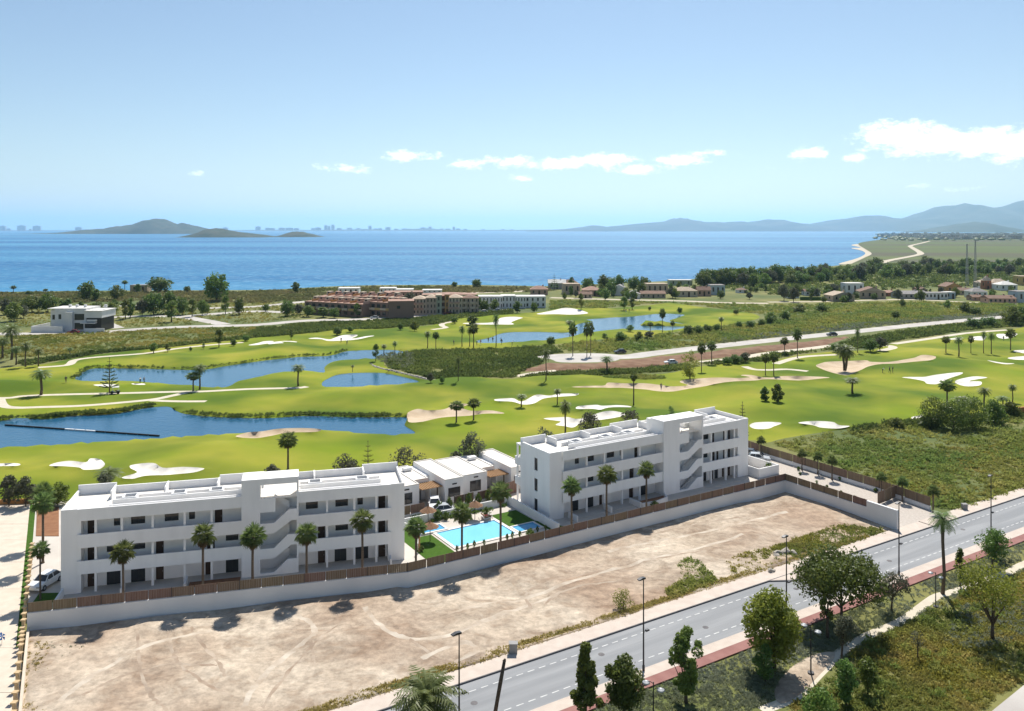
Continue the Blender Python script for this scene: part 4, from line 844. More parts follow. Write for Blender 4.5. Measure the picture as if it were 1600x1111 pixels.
def date_palm(name, label, th, Rf, nf=58, seed=0, group=None, loc=(0,0,0), rz=0, s=1, lean=0, tr=.2, multi=0):
    rs = np.random.default_rng(seed); r = thing(name, label, 'palm tree', loc, rz, group, s)
    heads = [(Vector((lean*th,0,th)), Vector((0,0,-.2)))]
    if multi: heads = [(Vector((math.cos(a)*th*.16, math.sin(a)*th*.16, th*rs.uniform(.75,1.05))), Vector((math.cos(a)*.25, math.sin(a)*.25,-.2))) for a in np.linspace(0,6.28,multi,endpoint=False)]
    V, Fc = [], []; tb = MB()
    for hd, bs in heads:
        tb.tube([bs, bs.lerp(hd,.3)+Vector((.02*th,0,0)), bs.lerp(hd,.7), hd+Vector((0,0,.1))], [tr*1.25,tr,tr*.95,tr*1.2], 8)
        for i in range(nf):
            az_ = i*2.39996+rs.uniform(-.2,.2); e = R(82)-(i/nf)**.85*R(128)+rs.uniform(-.1,.1); L_ = Rf*rs.uniform(.82,1.08)*(.75 if e > R(60) else 1)
            p = np.array(hd); st = L_/6; dr = .17+.09*(e > 0); pts = [p]
            for k in range(6): p = p+np.array([math.cos(az_)*math.cos(e), math.sin(az_)*math.cos(e), math.sin(e)])*st; pts.append(p); e -= dr
            side = np.array([-math.sin(az_), math.cos(az_), 0])
            for k in range(11):
                t = .6+k*.52; j = min(5, int(t)); q = pts[j]+(pts[j+1]-pts[j])*(t-j); fw = (pts[j+1]-pts[j]); fw = fw/np.linalg.norm(fw); ll = Rf*.26*math.sin(math.pi*(.14+.8*k/10))
                for sg in (-1,1):
                    tip = q+side*sg*ll*.8+fw*ll*.55-np.array([0,0,ll*rs.uniform(.18,.42)]); n0 = len(V); V += [q-fw*Rf*.032, q+fw*Rf*.032, tip]; Fc.append((n0,n0+1,n0+2))
    ob('fronds', npmesh('fronds', V, Fc), M['frond'], r); ob('trunk', tb, M['palmbark'], r, True); return r
def fan_palm(name, label, th, Rf, nl=42, seed=0, group=None, loc=(0,0,0), rz=0, s=1, skirt=True, tr=.15):
    rs = np.random.default_rng(seed); r = thing(name, label, 'palm tree', loc, rz, group, s)
    def leaf(V, Fc, o, az_, e, pl, fr, droop):
        d = np.array([math.cos(az_)*math.cos(e), math.sin(az_)*math.cos(e), math.sin(e)]); side = np.array([-math.sin(az_), math.cos(az_), 0]); up = np.cross(side, d)*-1
        c = o+d*pl; n0 = len(V); V += [o-side*.02, o+side*.02, c]; Fc.append((n0,n0+1,n0+2)); m_ = 11
        for k in range(m_):
            a = (k/(m_-1)-.5)*R(210); a2 = a+R(7); a1 = a-R(7)
            def pt(x, rr, z): return c+d*math.cos(x)*rr+side*math.sin(x)*rr+up*z
            n0 = len(V); V += [c, pt(a1,fr*.5,-.02*fr), pt(a,fr*rs.uniform(.9,1.1),-droop*fr), pt(a2,fr*.5,.05*fr)]; Fc += [(n0,n0+1,n0+2),(n0,n0+2,n0+3)]
    V, Fc = [], []
    for i in range(nl): 
        e = R(85)-(i/nl)**.9*R(125)+rs.uniform(-.12,.12); leaf(V, Fc, np.array([0,0,th])+rs.uniform(-.08,.08,3), i*2.39996+rs.uniform(-.2,.2), e, Rf*.52*rs.uniform(.7,1.15), Rf*.56, .12+.3*(e < .3))
    ob('fronds', npmesh('fronds', V, Fc), M['frond'], r)
    if skirt:
        V, Fc = [], []
        for i in range(16): leaf(V, Fc, np.array([0,0,th-.25-.02*i]), i*2.39996, R(-48)-rs.uniform(0,.45), Rf*.32, Rf*.38, .35)
        ob('dry_skirt', npmesh('dry_skirt', V, Fc), M['deadfrond'], r)
    b = MB(); b.tube([(0,0,-.2),(0,0,.3),(.03,0,th*.5),(0,0,th+.05)], [tr*1.7,tr*1.15,tr,tr*.95], 8); ob('trunk', b, M['palmbark'], r, True); return r
def tier_pine(name, label, h, wd, seed, tiers=9, leaf='leaf_dark', group=None, loc=(0,0,0), rz=0):
    rs = np.random.default_rng(seed); r = thing(name, label, 'pine tree', loc, rz, group); b = MB(); b.tube([(0,0,-.2),(0,0,h*.5),(0,0,h)], [h*.018,h*.012,h*.004], 7); V, Fc = [], []
    for k in range(tiers):
        t = k/(tiers-1); z = h*(.14+.83*t); L_ = wd/2*(1-t)**.75+.15
        for j in range(7):
            a = 2*math.pi*j/7+k*.7; d = Vector((math.cos(a), math.sin(a), .22)); e = Vector((0,0,z))+d*L_; b.tube([(0,0,z), e], [.04,.015], 4)
            for m_ in range(16):
                q = Vector((0,0,z)).lerp(e, .25+.75*m_/16); sd_ = Vector((-d.y,d.x,0))*(1 if m_%2 else -1); tip = q+sd_*L_*.16+d*L_*.12+Vector((0,0,rs.uniform(.0,.12)*L_*.5)); n0 = len(V); V += [q-d*.1*L_*.5, q+d*.1*L_*.5, tip]; Fc.append((n0,n0+1,n0+2))
                n0 = len(V); V += [q-d*.06*L_, q+d*.08*L_, q+Vector((0,0,.11*L_))+sd_*.02]; Fc.append((n0,n0+1,n0+2))
    ob('needles', npmesh('needles', V, Fc), M[leaf], r); ob('trunk', b, M['bark'], r, True); return r
def stuff(name, label, cat, poly, n, s0, s1, m, seed, upright=.6, nl=26, zf=None, avoid=(), pw=1.0, lsz=.33):
    rs = np.random.default_rng(seed); poly = [Vector(q[:2]) for q in poly]; a = np.array([q[:] for q in poly]); pts = []
    lo, hi_ = a.min(0), a.max(0); got = 0; acc_ = []
    while got < n:
        c = rs.uniform(lo, hi_, (4*n,2)); c = c[inside(poly, c)]
        for av in avoid: c = c[~inside(av, c)]
        dens = np.array([noise.noise((x/9, y/9, seed)) for x, y in c]); c = c[dens > rs.uniform(-.75,.25,len(c))]
        acc_.append(c); got += len(c)
    p = np.concatenate(acc_)[:n]; K = 5; var = []
    for k in range(K):
        d = rs.normal(size=(nl,3)); d[:,2] = np.abs(d[:,2])*upright*1.6+.1; d /= np.linalg.norm(d,axis=1)[:,None]; c = d*rs.uniform(.25,.85,(nl,1))*np.array([1,1,.8]); x = np.cross(d, rs.normal(size=(nl,3))); x /= np.linalg.norm(x,axis=1)[:,None]
        y = d+rs.normal(size=(nl,3))*.45; y /= np.linalg.norm(y,axis=1)[:,None]; sz = lsz*rs.uniform(.6,1.3,(nl,1)); var.append(np.stack([c-x*sz*.5-y*sz*.3, c+x*sz*.5-y*sz*.3, c+y*sz], 1).reshape(-1,3))
    kk = rs.integers(0,K,n); S = (s0+(s1-s0)*rs.uniform(0,1,n)**1.8); an = rs.uniform(0,2*math.pi,n); V = np.stack([var[k] for k in kk]); ca, sa = np.cos(an)[:,None], np.sin(an)[:,None]
    x = (V[:,:,0]*ca-V[:,:,1]*sa)*S[:,None]+p[:,0,None]; y = (V[:,:,0]*sa+V[:,:,1]*ca)*S[:,None]+p[:,1,None]; zz = np.zeros(n) if zf is None else np.array([zf(q[0],q[1]) for q in p])
    z = V[:,:,2]*S[:,None]*rs.uniform(.7,1.15,n)[:,None]+zz[:,None]; v = np.stack([x,y,z],2).reshape(-1,3)
    o = ob(name, npmesh(name, v, np.arange(len(v)).reshape(-1,3)), M[m]); return tag(o, label, cat, kind='stuff')
# --- ground cover nobody could count
lotp = W([(1206,694),(1290,677),(1340,670),(1400,665),(1450,659),(1560,652),(1600,648),(1760,640),(1760,715),(1600,764),(1500,797),(1462,794),(1380,757),(1300,726),(1230,702)])
stuff('scrub', 'green and ochre scrub covering the vacant lot beside the drive', 'scrub', lotp, 4600, .3, 1.2, 'sc_green', 1, .6)
stuff('dry_grass', 'ochre dry grass patches in the vacant lot by the pavement', 'grass', W([(1330,715),(1420,705),(1600,690),(1740,670),(1740,722),(1600,765),(1495,798),(1455,790)]), 3200, .25, .65, 'sc_yellow', 2, .8)
stuff('scrub', 'dark hedge scrub along the edge of the fairway by the vacant lot', 'scrub', W([(1335,669),(1395,661),(1445,655),(1560,648),(1600,645),(1600,654),(1450,664),(1395,670),(1330,677)]), 900, .6, 1.5, 'sc_dark', 3, .5)
stuff('marsh_scrub', 'dense green marsh growth between the ponds and the turning area', 'scrub', W([(604,560),(650,549),(720,547),(800,545),(860,540),(880,551),(835,557),(850,568),(815,580),(800,590),(753,589),(727,590),(690,593),(667,589),(640,582),(606,574)]), 3600, .8, 1.7, 'sc_dark', 4, .7)
stuff('dry_bush', 'brownish reed clumps on the pond bank', 'bush', W([(590,558),(612,551),(640,552),(650,565),(640,578),(610,574),(592,568)]), 260, .8, 1.8, 'sc_grey', 5, .7)
stuff('scrub', 'green scrub corridor above the side road', 'scrub', W([(870,540),(940,532),(1014,527),(1064,519),(1127,511),(1186,502),(1300,494),(1420,488),(1560,482),(1640,478),(1640,484),(1420,502),(1326,513),(1200,527),(1090,539),(1010,549),(965,551),(885,550)]), 5200, .8, 1.8, 'sc_green', 6, .7)
stuff('scrub', 'grey green scrub bank above the far part of the side road', 'scrub', W([(1090,536),(1200,522),(1330,507),(1430,497),(1570,488),(1640,484),(1640,489),(1570,493),(1427,505),(1326,515),(1200,528.5),(1095,540)]), 1800, .7, 1.5, 'sc_grey', 7, .8)
stuff('scrub', 'bushy belt between side road and the lower fairway', 'scrub', W([(1190,556),(1260,550),(1300,545),(1330,530),(1420,517),(1500,507),(1575,500),(1700,492),(1700,502),(1573,511),(1510,516),(1452,525),(1396,533),(1361,543),(1308,546),(1250,552),(1200,562)]), 3000, .9, 2.1, 'sc_dark', 8, .6)
stuff('scrub', 'dark hedge below the earth bank beside the fairway', 'scrub', W([(815,590),(850,584),(920,580),(1000,577),(1050,572),(1090,568),(1150,563),(1200,560),(1200,564),(1097,571),(1052,580),(941,586),(850,587)]), 1300, .8, 1.6, 'sc_dark', 9, .5)
stuff('scrub', 'clipped pale green shrubs in front of the dark hedge', 'scrub', W([(943,589),(1000,586),(1038,588),(1038,592),(1000,593),(945,591)]), 380, .6, 1.1, 'sc_green', 10, .4)
stuff('hedge_scrub', 'long green hedge belt between meadow and upper fairway', 'hedge', W([(30,566),(110,557),(150,551),(227,545),(300,536),(400,525),(520,516),(627,511),(677,504),(712,494),(730,490),(800,485),(800,491),(730,497),(677,507),(580,515),(520,518),(400,527.5),(300,538),(230,546),(150,553),(105,561),(40,571)]), 2600, 1.0, 2.2, 'sc_dark', 11, .6)
stuff('scrub', 'dark marshy scrub field before the brown terraces', 'scrub', W([(380,528),(400,513),(480,505),(560,502),(650,497),(710,491),(712,497),(627,512),(520,517)]), 3000, .8, 1.6, 'sc_dark', 12, .8)
stuff('meadow_grass', 'ochre meadow grass between villa road and hedge', 'grass', W([(-60,526),(50,525),(200,517),(300,513),(400,511),(400,524),(300,535),(227,544),(100,554),(-60,565)]), 3600, .5, 1.2, 'sc_yellow', 13, 1.0)
stuff('shore_reed', 'brown green reed belt along the shore', 'reeds', W([(-120,474),(-120,460),(150,457),(400,456),(560,449),(700,448),(860,450),(860,456),(700,458),(590,462),(480,470),(400,474),(250,470),(100,474)]), 5200, 1.3, 2.6, 'reed', 14, 1.0)
stuff('meadow_grass', 'pale meadow among the shore roads and young trees', 'grass', W([(0,512),(0,478),(100,476),(300,474),(480,474),(480,496),(400,505),(300,508),(180,512)]), 2600, .5, 1.3, 'sc_yellow', 15, .9, avoid=[r[2] for r in REG if r[0] == 'shore_road'])
stuff('scrub', 'green field scrub before the village houses', 'scrub', W([(860,470),(1000,472),(1200,477),(1420,472),(1700,478),(1700,486),(1420,490),(1240,497),(1180,490),(1090,477),(1034,474),(921,483),(860,486)]), 4200, .9, 1.9, 'sc_green', 16, .8, avoid=[r[2] for r in REG if r[0] == 'shore_road'])
stuff('wood', 'green woodland floor behind the village', 'wood', W([(1096,452),(1110,440),(1160,432),(1250,425),(1330,416),(1450,411),(1640,408),(1640,446),(1560,446),(1480,448),(1400,452),(1250,462),(1180,460)]), 2600, 2.2, 4.2, 'sc_dark', 17, .6, 34)
stuff('verge_shrub', 'low blue grey shrubs along the cycle lane verge', 'shrubs', [k_(-22,-9.9), k_(110,-9.9), k_(110,-15.5), k_(50,-15), k_(38,-15.5), k_(20,-17), k_(-22,-18)], 9000, .18, .46, 'sc_grey', 18, .8, 22, avoid=[r[2] for r in REG if r[0] in ('footpath','bare_verge')])
hillp = W([(1240,1095),(1290,1062),(1330,1020),(1420,975),(1480,938),(1600,895),(1780,850),(1780,960),(1600,1058),(1535,1108),(1500,1140),(1225,1140)])
stuff('weed_slope', 'yellow green weeds covering the slope below the footpath', 'weeds', hillp, 11000, .2, .62, 'sc_yellow', 19, 1.0, 24, avoid=[r[2] for r in REG if r[0] == 'footpath'])
stuff('slope_bush', 'leafy green bushes scattered over the weed slope', 'bushes', hillp, 260, .5, 1.3, 'sc_green', 33, .8, 70, avoid=[r[2] for r in REG if r[0] == 'footpath'], lsz=.2)
stuff('weed_slope', 'grey brushwood on the slope under the open crowned tree', 'weeds', W([(1470,1000),(1500,950),(1560,935),(1640,930),(1640,980),(1560,1010),(1500,1015)]), 900, .25, .6, 'sc_grey', 20, .8)
stuff('roadside_weed', 'dry golden weeds between bare plot and pavement', 'weeds', [k_(-62,2.35), k_(60,2.35), k_(60,3.2), k_(20,3.4), k_(0,3.6), k_(-62,3.6)], 8500, .18, .5, 'sc_dry', 21, 1.1, 20)
stuff('roadside_weed', 'green and ochre weeds at the drive end of the bare plot', 'weeds', W([(1136,880),(1150,870),(1200,858),(1262,838),(1310,822),(1370,826),(1385,832),(1300,860),(1225,885),(1165,898),(1145,898)]), 1600, .25, .75, 'sc_yellow', 22, .8)
stuff('roadside_weed', 'green weeds on the mound beside the pavement lamp', 'weeds', W([(1062,880),(1078,872),(1095,884),(1118,905),(1122,912),(1085,925),(1050,938),(1040,925),(1065,908)]), 800, .3, .8, 'sc_green', 23, .8)
stuff('roadside_weed', 'small weed tufts at the foot of the wooden posts', 'weeds', [at(60)+Vector((.8,0)), at(84)+Vector((.8,0)), at(84)+Vector((3,0)), at(60)+Vector((2.4,0))], 240, .15, .4, 'sc_dry', 24, .9)
stuff('pebble_weed', 'sparse grey weeds on the bare plot near the slab walk', 'weeds', W([(55,1000),(130,1010),(110,1060),(60,1105),(40,1105)]), 160, .1, .25, 'sc_grey', 25, .7)
stuff('reed_fringe', 'green reed fringe along the pond banks', 'reeds', ribbon([(0,653),(60,651),(113,646),(176,643),(214,636),(240,632)], 2.2)+[], 420, .5, .95, 'sc_dark', 26, 1.2)
stuff('reed_fringe', 'reed fringe on the fairway side of the front pond', 'reeds', ribbon([(290,643),(328,647.5),(378,649.5),(476,646.5),(551,648.5),(627,648.5)], 2.4), 420, .4, .85, 'sc_dark', 27, 1.2)
stuff('reed_fringe', 'reeds round the middle pond', 'reeds', ribbon([(117,590),(136,575.5),(161,572.5),(227,573.5),(297,575.5),(353,569.5),(400,562.5),(463,555.5),(513,553.5),(541,546.5)], 2.4), 360, .4, .9, 'sc_dark', 28, 1.2)
stuff('planting', 'dark green bedding plants behind the pool wall', 'plants', [b_(-19.6,9.7), b_(-1.8,9.7), b_(-1.8,11.7), b_(-19.6,11.7)], 150, .4, .95, 'leaf_dark', 29, 1.0)
stuff('planting', 'white flowering shrubs along the pool retaining wall', 'plants', [b_(-15,8.6), b_(-1.9,8.6), b_(-1.9,9.2), b_(-15,9.2)], 60, .3, .7, 'leaf_mid', 30, 1.0)
q0, q1 = P(1540,1120).xy, P(1620,1055).xy; tt = (q1-q0).normalized(); tn = Vector((tt.y,-tt.x))
stuff('weed_slope', 'low weeds on the ground beyond the pale side street', 'weeds', [q0-tt*17+tn*7.6, q1+tt*24+tn*7.6, q1+tt*24+tn*30, q0-tt*17+tn*30], 4000, .2, .6, 'sc_yellow', 34, .9, 16)
stuff('weed_slope', 'low weeds between footpath slope and the far end of the side street', 'weeds', [q1+tt*6-tn*.4, q1+tt*24-tn*.4, k_(118,-17), k_(84,-17)], 3500, .2, .6, 'sc_yellow', 35, .9, 16)
stuff('weed_slope', 'low weeds between cycle lane and side street at the near end', 'weeds', [q0-tt*17-tn*.4, q0-tt*2-tn*.4, P(1225,1140).xy, P(1130,1150).xy, k_(-20,-18), k_(-20,-30)], 3000, .18, .5, 'sc_green', 36, .8, 16)
# ------------------------------------------------------------------ trees one by one
def ph(x, yb, yt): q = P(x, yb); return q, (yb-yt)*q.y/F
def big(x, yb, yt, wpx, leaf, label, **kw):
    q, h = ph(x, yb, yt); wd = wpx*q.y/F; tree(kw.pop('name','tree'), label, leaf, h, wd, loc=(q.x,q.y,gz(q.x,q.y)), **kw)
big(1210,1045,922,92,'leaf_yellow','dense yellow green round tree beside the avenue lamp', nleaf=9000, ls=.17, seed=1, trunk=.2, ncl=46)
big(1315,978,876,134,'leaf_dark','wide dark green tree with glossy crown at the cycle lane', nleaf=11000, ls=.18, seed=2, trunk=.3, ncl=64, shape='umbrella')
big(1293,998,903,30,'leaf_mid','slender light green tree before the wide dark tree', nleaf=2200, ls=.11, seed=3, trunk=.3, shape='column')
big(1393,956,896,48,'leaf_olive','small leaning tree with grey green crown by the footpath', nleaf=2200, ls=.11, seed=4, trunk=.38, lean=.12)
big(1315,1037,964,40,'leaf_olive','small thin tree leaning over the footpath', nleaf=1500, ls=.11, seed=5, trunk=.42, lean=.1)
big(1500,916,853,28,'leaf_dark','narrow dark conical tree beside the leaning palm', nleaf=1700, ls=.12, seed=6, shape='cone', trunk=.18)
big(1551,887,827,50,'leaf_dark','compact dark tree at the far end of the cycle lane', nleaf=2600, ls=.13, seed=7, trunk=.3)
big(1551,1000,884,108,'leaf_yellow','open crowned tree with bare branching trunk and sparse yellow leaves', nleaf=4200, ls=.13, seed=8, trunk=.22, ncl=50, shape='umbrella')
big(1434,1031,985,24,'leaf_olive','tiny nearly bare tree on the weed slope', nleaf=260, ls=.08, seed=9, trunk=.45)
big(915,1128,1000,58,'leaf_mid','tall tapering green tree at the lower end of the avenue', nleaf=8000, ls=.15, seed=10, shape='cone', trunk=.12, ncl=50)
big(975,1118,1029,68,'leaf_dark','bushy dark green tree between the tapering tree and lamp', nleaf=6500, ls=.16, seed=11, trunk=.18, ncl=40)
big(1072,1098,980,58,'leaf_mid','upright loose green tree on the cycle lane verge', nleaf=5600, ls=.15, seed=12, shape='column', trunk=.16, ncl=40)
big(1196,1064,1008,36,'leaf_dark','low dark bush tree under the yellow green tree', nleaf=2000, ls=.12, seed=13, trunk=.1)
big(1322,1102,1028,40,'leaf_dark','dark leafy bush on the slope below the footpath', nleaf=2600, ls=.12, seed=14, trunk=.08, name='bush')
big(1356,1085,1028,38,'leaf_mid','green leafy bush beside the dark slope bush', nleaf=2200, ls=.12, seed=15, trunk=.08, name='bush')
big(1280,1130,1085,70,'leaf_mid','broad low bright green bush at the foot of the slope', nleaf=2600, ls=.12, seed=16, trunk=.05, name='bush')
big(974,952,924,40,'leaf_yellow','wispy pale green bush at the edge of the bare plot', nleaf=900, ls=.09, seed=17, trunk=.05, name='bush')
big(1555,872,830,34,'leaf_mid','round green tree behind the compact dark tree', nleaf=1200, ls=.13, seed=18, trunk=.3)
# dead leaning trunk
def dead():
    q = P(771,1130); r = thing('dead_palm_trunk', 'bare dark leaning palm trunk without crown at the road edge', 'tree trunk', (q.x,q.y,0)); ob('trunk', MB().tube([(0,0,0),(.3,0,1.8),(.62,0,3.6),(.95,0,5.4)], [.2,.17,.18,.14], 10), M['bark'], r, True); ob('cut_top', MB().tube([(.93,0,5.38),(1.02,0,5.6)], [.17,.08], 8), M['palmbark'], r)
dead()
q = P(666,1168); date_palm('date_palm', 'large feathery date palm at the edge of the bare plot', 4.1, 3.9, 74, 31, loc=(q.x,q.y,0), tr=.24)
q = P(1473,928); date_palm('date_palm', 'tall date palm with drooping crown and dark trunk by the drive mouth', 8.9, 2.0, 44, 32, loc=(q.x,q.y,0), tr=.19)
# estate fan palms
EP = [Proto(lambda k=k: fan_palm('fan_palm', 'x', (7.3,7.7,6.9)[k], 1.5, (34,30,38)[k], 40+k, tr=.14)) for k in range(3)]
el = ['fan palm before the end bay of the flats, next to the parked car','fan palm before the galleries midway between car and stair tower','fan palm directly before the stair tower near the parked car','fan palm at the pool side of the stair tower without planter','fan palm before the last bays towards the pool','fan palm at the walkway beside the pool shower','fan palm before the middle of the large pool','fan palm before the childrens pool','fan palm at the corner bays beside the long pool wall','fan palm before the middle galleries of the slot windowed flats','fan palm at the curved planter before the galleries','fan palm at the brown bed, farther from the parked car','fan palm between brown bed and the parked car','shorter fan palm on the small lawn before the parked car']
for i, (x, y) in enumerate([(192,855),(317,840),(395,837),(479,830),(566,820),(650,812),(722,800),(782,787),(893,752),(948,743),(1010,732),(67,764),(67,790),(63,862)]):
    d = (H-7.4)*F/(y-HY); k = 1.0
    if i == 7: d = 107.0
    if i == 13: d = 93.6; k = .77
    EP[i%3].put(((x-800)/F*d, d, 0), i*1.7, k*(1+.03*((i*7)%5-2)), el[i], 'fan palms of the estate')
DP = [Proto(lambda k=k: fan_palm('fan_palm', 'x', 2.9, .95, 34, 50+k, skirt=False, tr=.1)) for k in range(2)]
for i, (x, y) in enumerate([(1253,730),(1278,736),(1300,745),(1377,769),(1410,779),(1458,796),(1189,708)]):
    q = P(x, y+4.5); DP[i%2].put((q.x,q.y,.02), i*2.1, 1+.06*(i%3), 'small fan palm in the bed along the gravel drive', 'small fan palms along the gravel drive')
# golf palms: (x, base row, crown row, spread in pixels, kind)
GP = [Proto(lambda k=k: date_palm('date_palm', 'x', 6.0, 2.3, 50, 60+k)) for k in range(3)]; GF = [Proto(lambda k=k: fan_palm('fan_palm', 'x', 6.0, 1.9, 32, 70+k)) for k in range(2)]
LM = {'the white modern villa': (105,505), 'the brown terraces': (550,487), 'the pastel flats': (700,480), 'the white townhouses': (805,475), 'the meadow roads by the villa': (280,497), 'the grey shore hut': (220,452), 'the dark scrub field before the terraces': (480,515), 'the upper white bunkers': (500,532), 'the middle pond': (300,580), 'the small pond with stone edging': (600,580), 'the far pond': (950,510), 'the turning area': (900,560), 'the earth bank': (1110,560), 'the palm clump in the tan bunker': (1340,565), 'the far white bunkers': (1540,530), 'the far end of the side road': (1560,498), 'the pine group at the village': (960,456), 'the orange gabled house': (1490,455), 'the broad gabled house': (1360,462), 'the palm thicket by the meadow': (20,555), 'the marsh growth': (720,560), 'the hedge belt by the meadow': (260,545), 'the green mesh fence': (1260,468), 'the scrub corridor': (1250,500), 'the green by the fan palm cluster': (740,535), 'the shore reeds': (420,455)}
def near(x, y): return min(LM, key=lambda k: (LM[k][0]-x)**2+9*(LM[k][1]-y)**2)
gl = [(64,617,583,44,'d','broad date palm beside the cart path bend by the front pond'),(312,609,575,28,'d','tall date palm of the pair between two ponds'),(302,611,588,24,'f','shorter fan palm of the pair between two ponds'),(466,603,574,30,'d','dark date palm rising from a bush between ponds'),
 (450,733,688,32,'f','single fan palm standing behind the white flats roof'),(713,660,634,24,'f','fan palm on the sandy waste, left of its twin'),(740,657,631,22,'f','fan palm on the sandy waste, right of its twin'),(815,636,619,24,'d','short date palm in a white bunker'),(871,632,611,18,'d','short date palm above the forked bunker'),(883,681,634,28,'d','tall slender date palm behind the long white bunker'),
 (853,598,556,20,'d',0),(716,601,568,12,'d',0),(895,556,514,13,'f',0),(917,557,514,12,'f',0),(923,555,514,11,'f',0),(1016,520,507,11,'f',0),(1035,519,490,11,'f',0),(1051,520,505,8,'f',0),(1127,515,498,14,'d',0),(948,582,560,30,'d','low dark bushy date palm below the turning area'),
 (1096,580,544,14,'f',0),(1112,568,540,16,'f',0),(1226,554,533,14,'f',0),(1246,559,522,15,'f',0),(1340,551,518,12,'d',0),(1196,586,560,14,'f',0),(1209,587,558,16,'f',0),(1332,616,595,34,'d','leaning broad date palm alone on the lower fairway'),(1478,558,538,14,'f',0),(1498,563,536,22,'d',0),(1517,552,530,10,'f',0),(1537,552,522,12,'d',0),(1549,553,524,16,'d',0),(1579,548,521,16,'f',0),
 (668,544,521,15,'d',0),(681,545,524,12,'f',0),(722,543,515,15,'d',0),(734,543,517,14,'d',0),(740,544,515,16,'f',0),(775,543,498,15,'d',0),(617,554,536,12,'d',0),(600,556,541,14,'d',0),(551,581,572,9,'d',0),(170,775,738,58,'d','bushy date palm behind the roof beside white bunkers'),
 (1505,655,625,40,'d','broad date palm rising from the dark bush mass'),(1480,640,606,26,'f','fan palm behind the dark bush mass'),(1538,640,612,28,'d','date palm above the bush mass near the lone palm'),(1567,640,622,26,'d','low date palm at the end of the bush mass'),(1582,630,606,18,'d','slim date palm beside the terracotta pier'),
 (18,562,515,40,'d',0),(4,560,532,34,'d',0),(40,573,540,26,'d',0),(60,572,548,22,'d',0),(25,570,545,24,'d',0),(109,556,545,15,'d',0),(195,452,441,10,'f',0),(21,459,449,9,'f',0),(71,460,453,8,'f',0),(890,520,504,20,'d',0),(220,707,0,0,'x',0)]
for i, (x, yb, yc, wpx, kd, lb) in enumerate(gl):
    if kd == 'x': continue
    q, h = ph(x, yb, yc); Rr = wpx*q.y/F/2; pr = (GP if kd == 'd' else GF)[i%(3 if kd == 'd' else 2)]; kx = max(.35, Rr/(2.3 if kd == 'd' else 1.7)); kz = max(.3, h/6.0)
    if lb: pr.put((q.x,q.y,gz(q.x,q.y)), i*1.3, (kx,kx,kz), lb, ''); continue
    pr.put((q.x,q.y,gz(q.x,q.y)), i*1.3, (kx,kx,kz), ('date' if kd == 'd' else 'fan')+' palm standing near '+near(x,yb), ('date' if kd == 'd' else 'fan')+' palms near '+near(x,yb))
q = P(1320,580); date_palm('date_palm', 'clump of several date palm trunks in the tan bunker', 6.6, 3.0, 40, 81, loc=(q.x,q.y,gz(q.x,q.y)), multi=4, tr=.22)
q = P(990,633); r_ = fan_palm('fan_palm', 'dark pruned palm with bare trunk and side shoot on fairway', 7.0, 1.2, 26, 82, loc=(q.x,q.y,gz(q.x,q.y)))
q, h = ph(171,614,558); tier_pine('tier_pine', 'dark tiered pine standing over the golf cart', h, 4.6, 83, 9, loc=(q.x,q.y,gz(q.x,q.y)))
q, h = ph(575,745,688); tier_pine('tier_pine', 'thin open tiered pine behind the flats roof', h, 2.6, 84, 7, 'leaf_yellow', loc=(q.x,q.y,0))
q, h = ph(1160,692,627); tier_pine('tier_pine', 'slim dark tiered pine behind the stair tower end', h, 2.4, 85, 11, loc=(q.x,q.y,0))
q, h = ph(866,453,427); tier_pine('tier_pine', 'tiered pine on the shore by the white roofed house', h, 6, 86, 8, loc=(q.x,q.y,0))
# olives and shrubs behind the blocks
for i, (x, yb, yt, wpx, leaf, lb) in enumerate([(14,792,744,34,'leaf_olive','dark rounded bush beside the orange wall, left of its pair'),(40,792,746,36,'leaf_olive','dark rounded bush beside the orange wall, right of its pair'),(90,790,758,40,'leaf_mid','bright green hedge bush behind the corner of the flats'),(162,790,742,38,'leaf_olive','grey olive bush under the bushy date palm'),(428,758,724,30,'leaf_olive','grey bush behind the stair tower of the flats'),(540,748,716,50,'leaf_olive','wide grey olive shrub behind the long roof'),(632,745,706,66,'leaf_olive','spreading olive tree beside the bungalow corner'),(712,735,708,26,'leaf_olive','small bare branched tree behind the bungalow roofs'),(738,737,676,46,'leaf_olive','dark olive tree standing behind the bungalow roofs'),
   (850,720,668,48,'leaf_olive','olive shrub behind the corner of the slot windowed flats'),(922,712,644,42,'leaf_olive','large dark olive tree behind the roof terrace'),(985,706,640,40,'leaf_olive','spiky dark shrub behind the roof terrace'),(1048,700,634,24,'leaf_dark','dark conical shrub left of the stair tower top'),(1195,634,614,17,'leaf_dark','small dark round bush on the fairway, left of its pair'),(1214,636,610,22,'leaf_dark','dark round bush on the fairway, right of its pair'),(1078,593,548,32,'leaf_yellow','loose light green tree beside the dirt track'),(905,630,0,0,None,0)]):
    if not leaf: continue
    big(x, yb, yt, wpx, leaf, lb, nleaf=1500, ls=.2, seed=100+i, trunk=.25 if yb-yt > 55 else .08, name='bush' if 'bush' in lb or 'shrub' in lb else 'tree')
for i, (x, yb, yt, wpx) in enumerate([(1462,668,622,56),(1490,672,628,60),(1520,668,624,60),(1552,662,628,46),(1578,650,630,30),(1450,668,652,40),(1400,668,657,30)]):
    big(x, yb, yt, wpx, 'leaf_dark' if i%2 else 'leaf_mid', 'large dark bush of the mass at the edge of fairway and lot', nleaf=2600, ls=.2, seed=130+i, trunk=.05, ncl=40, name='bush', group='bush mass beside the vacant lot')
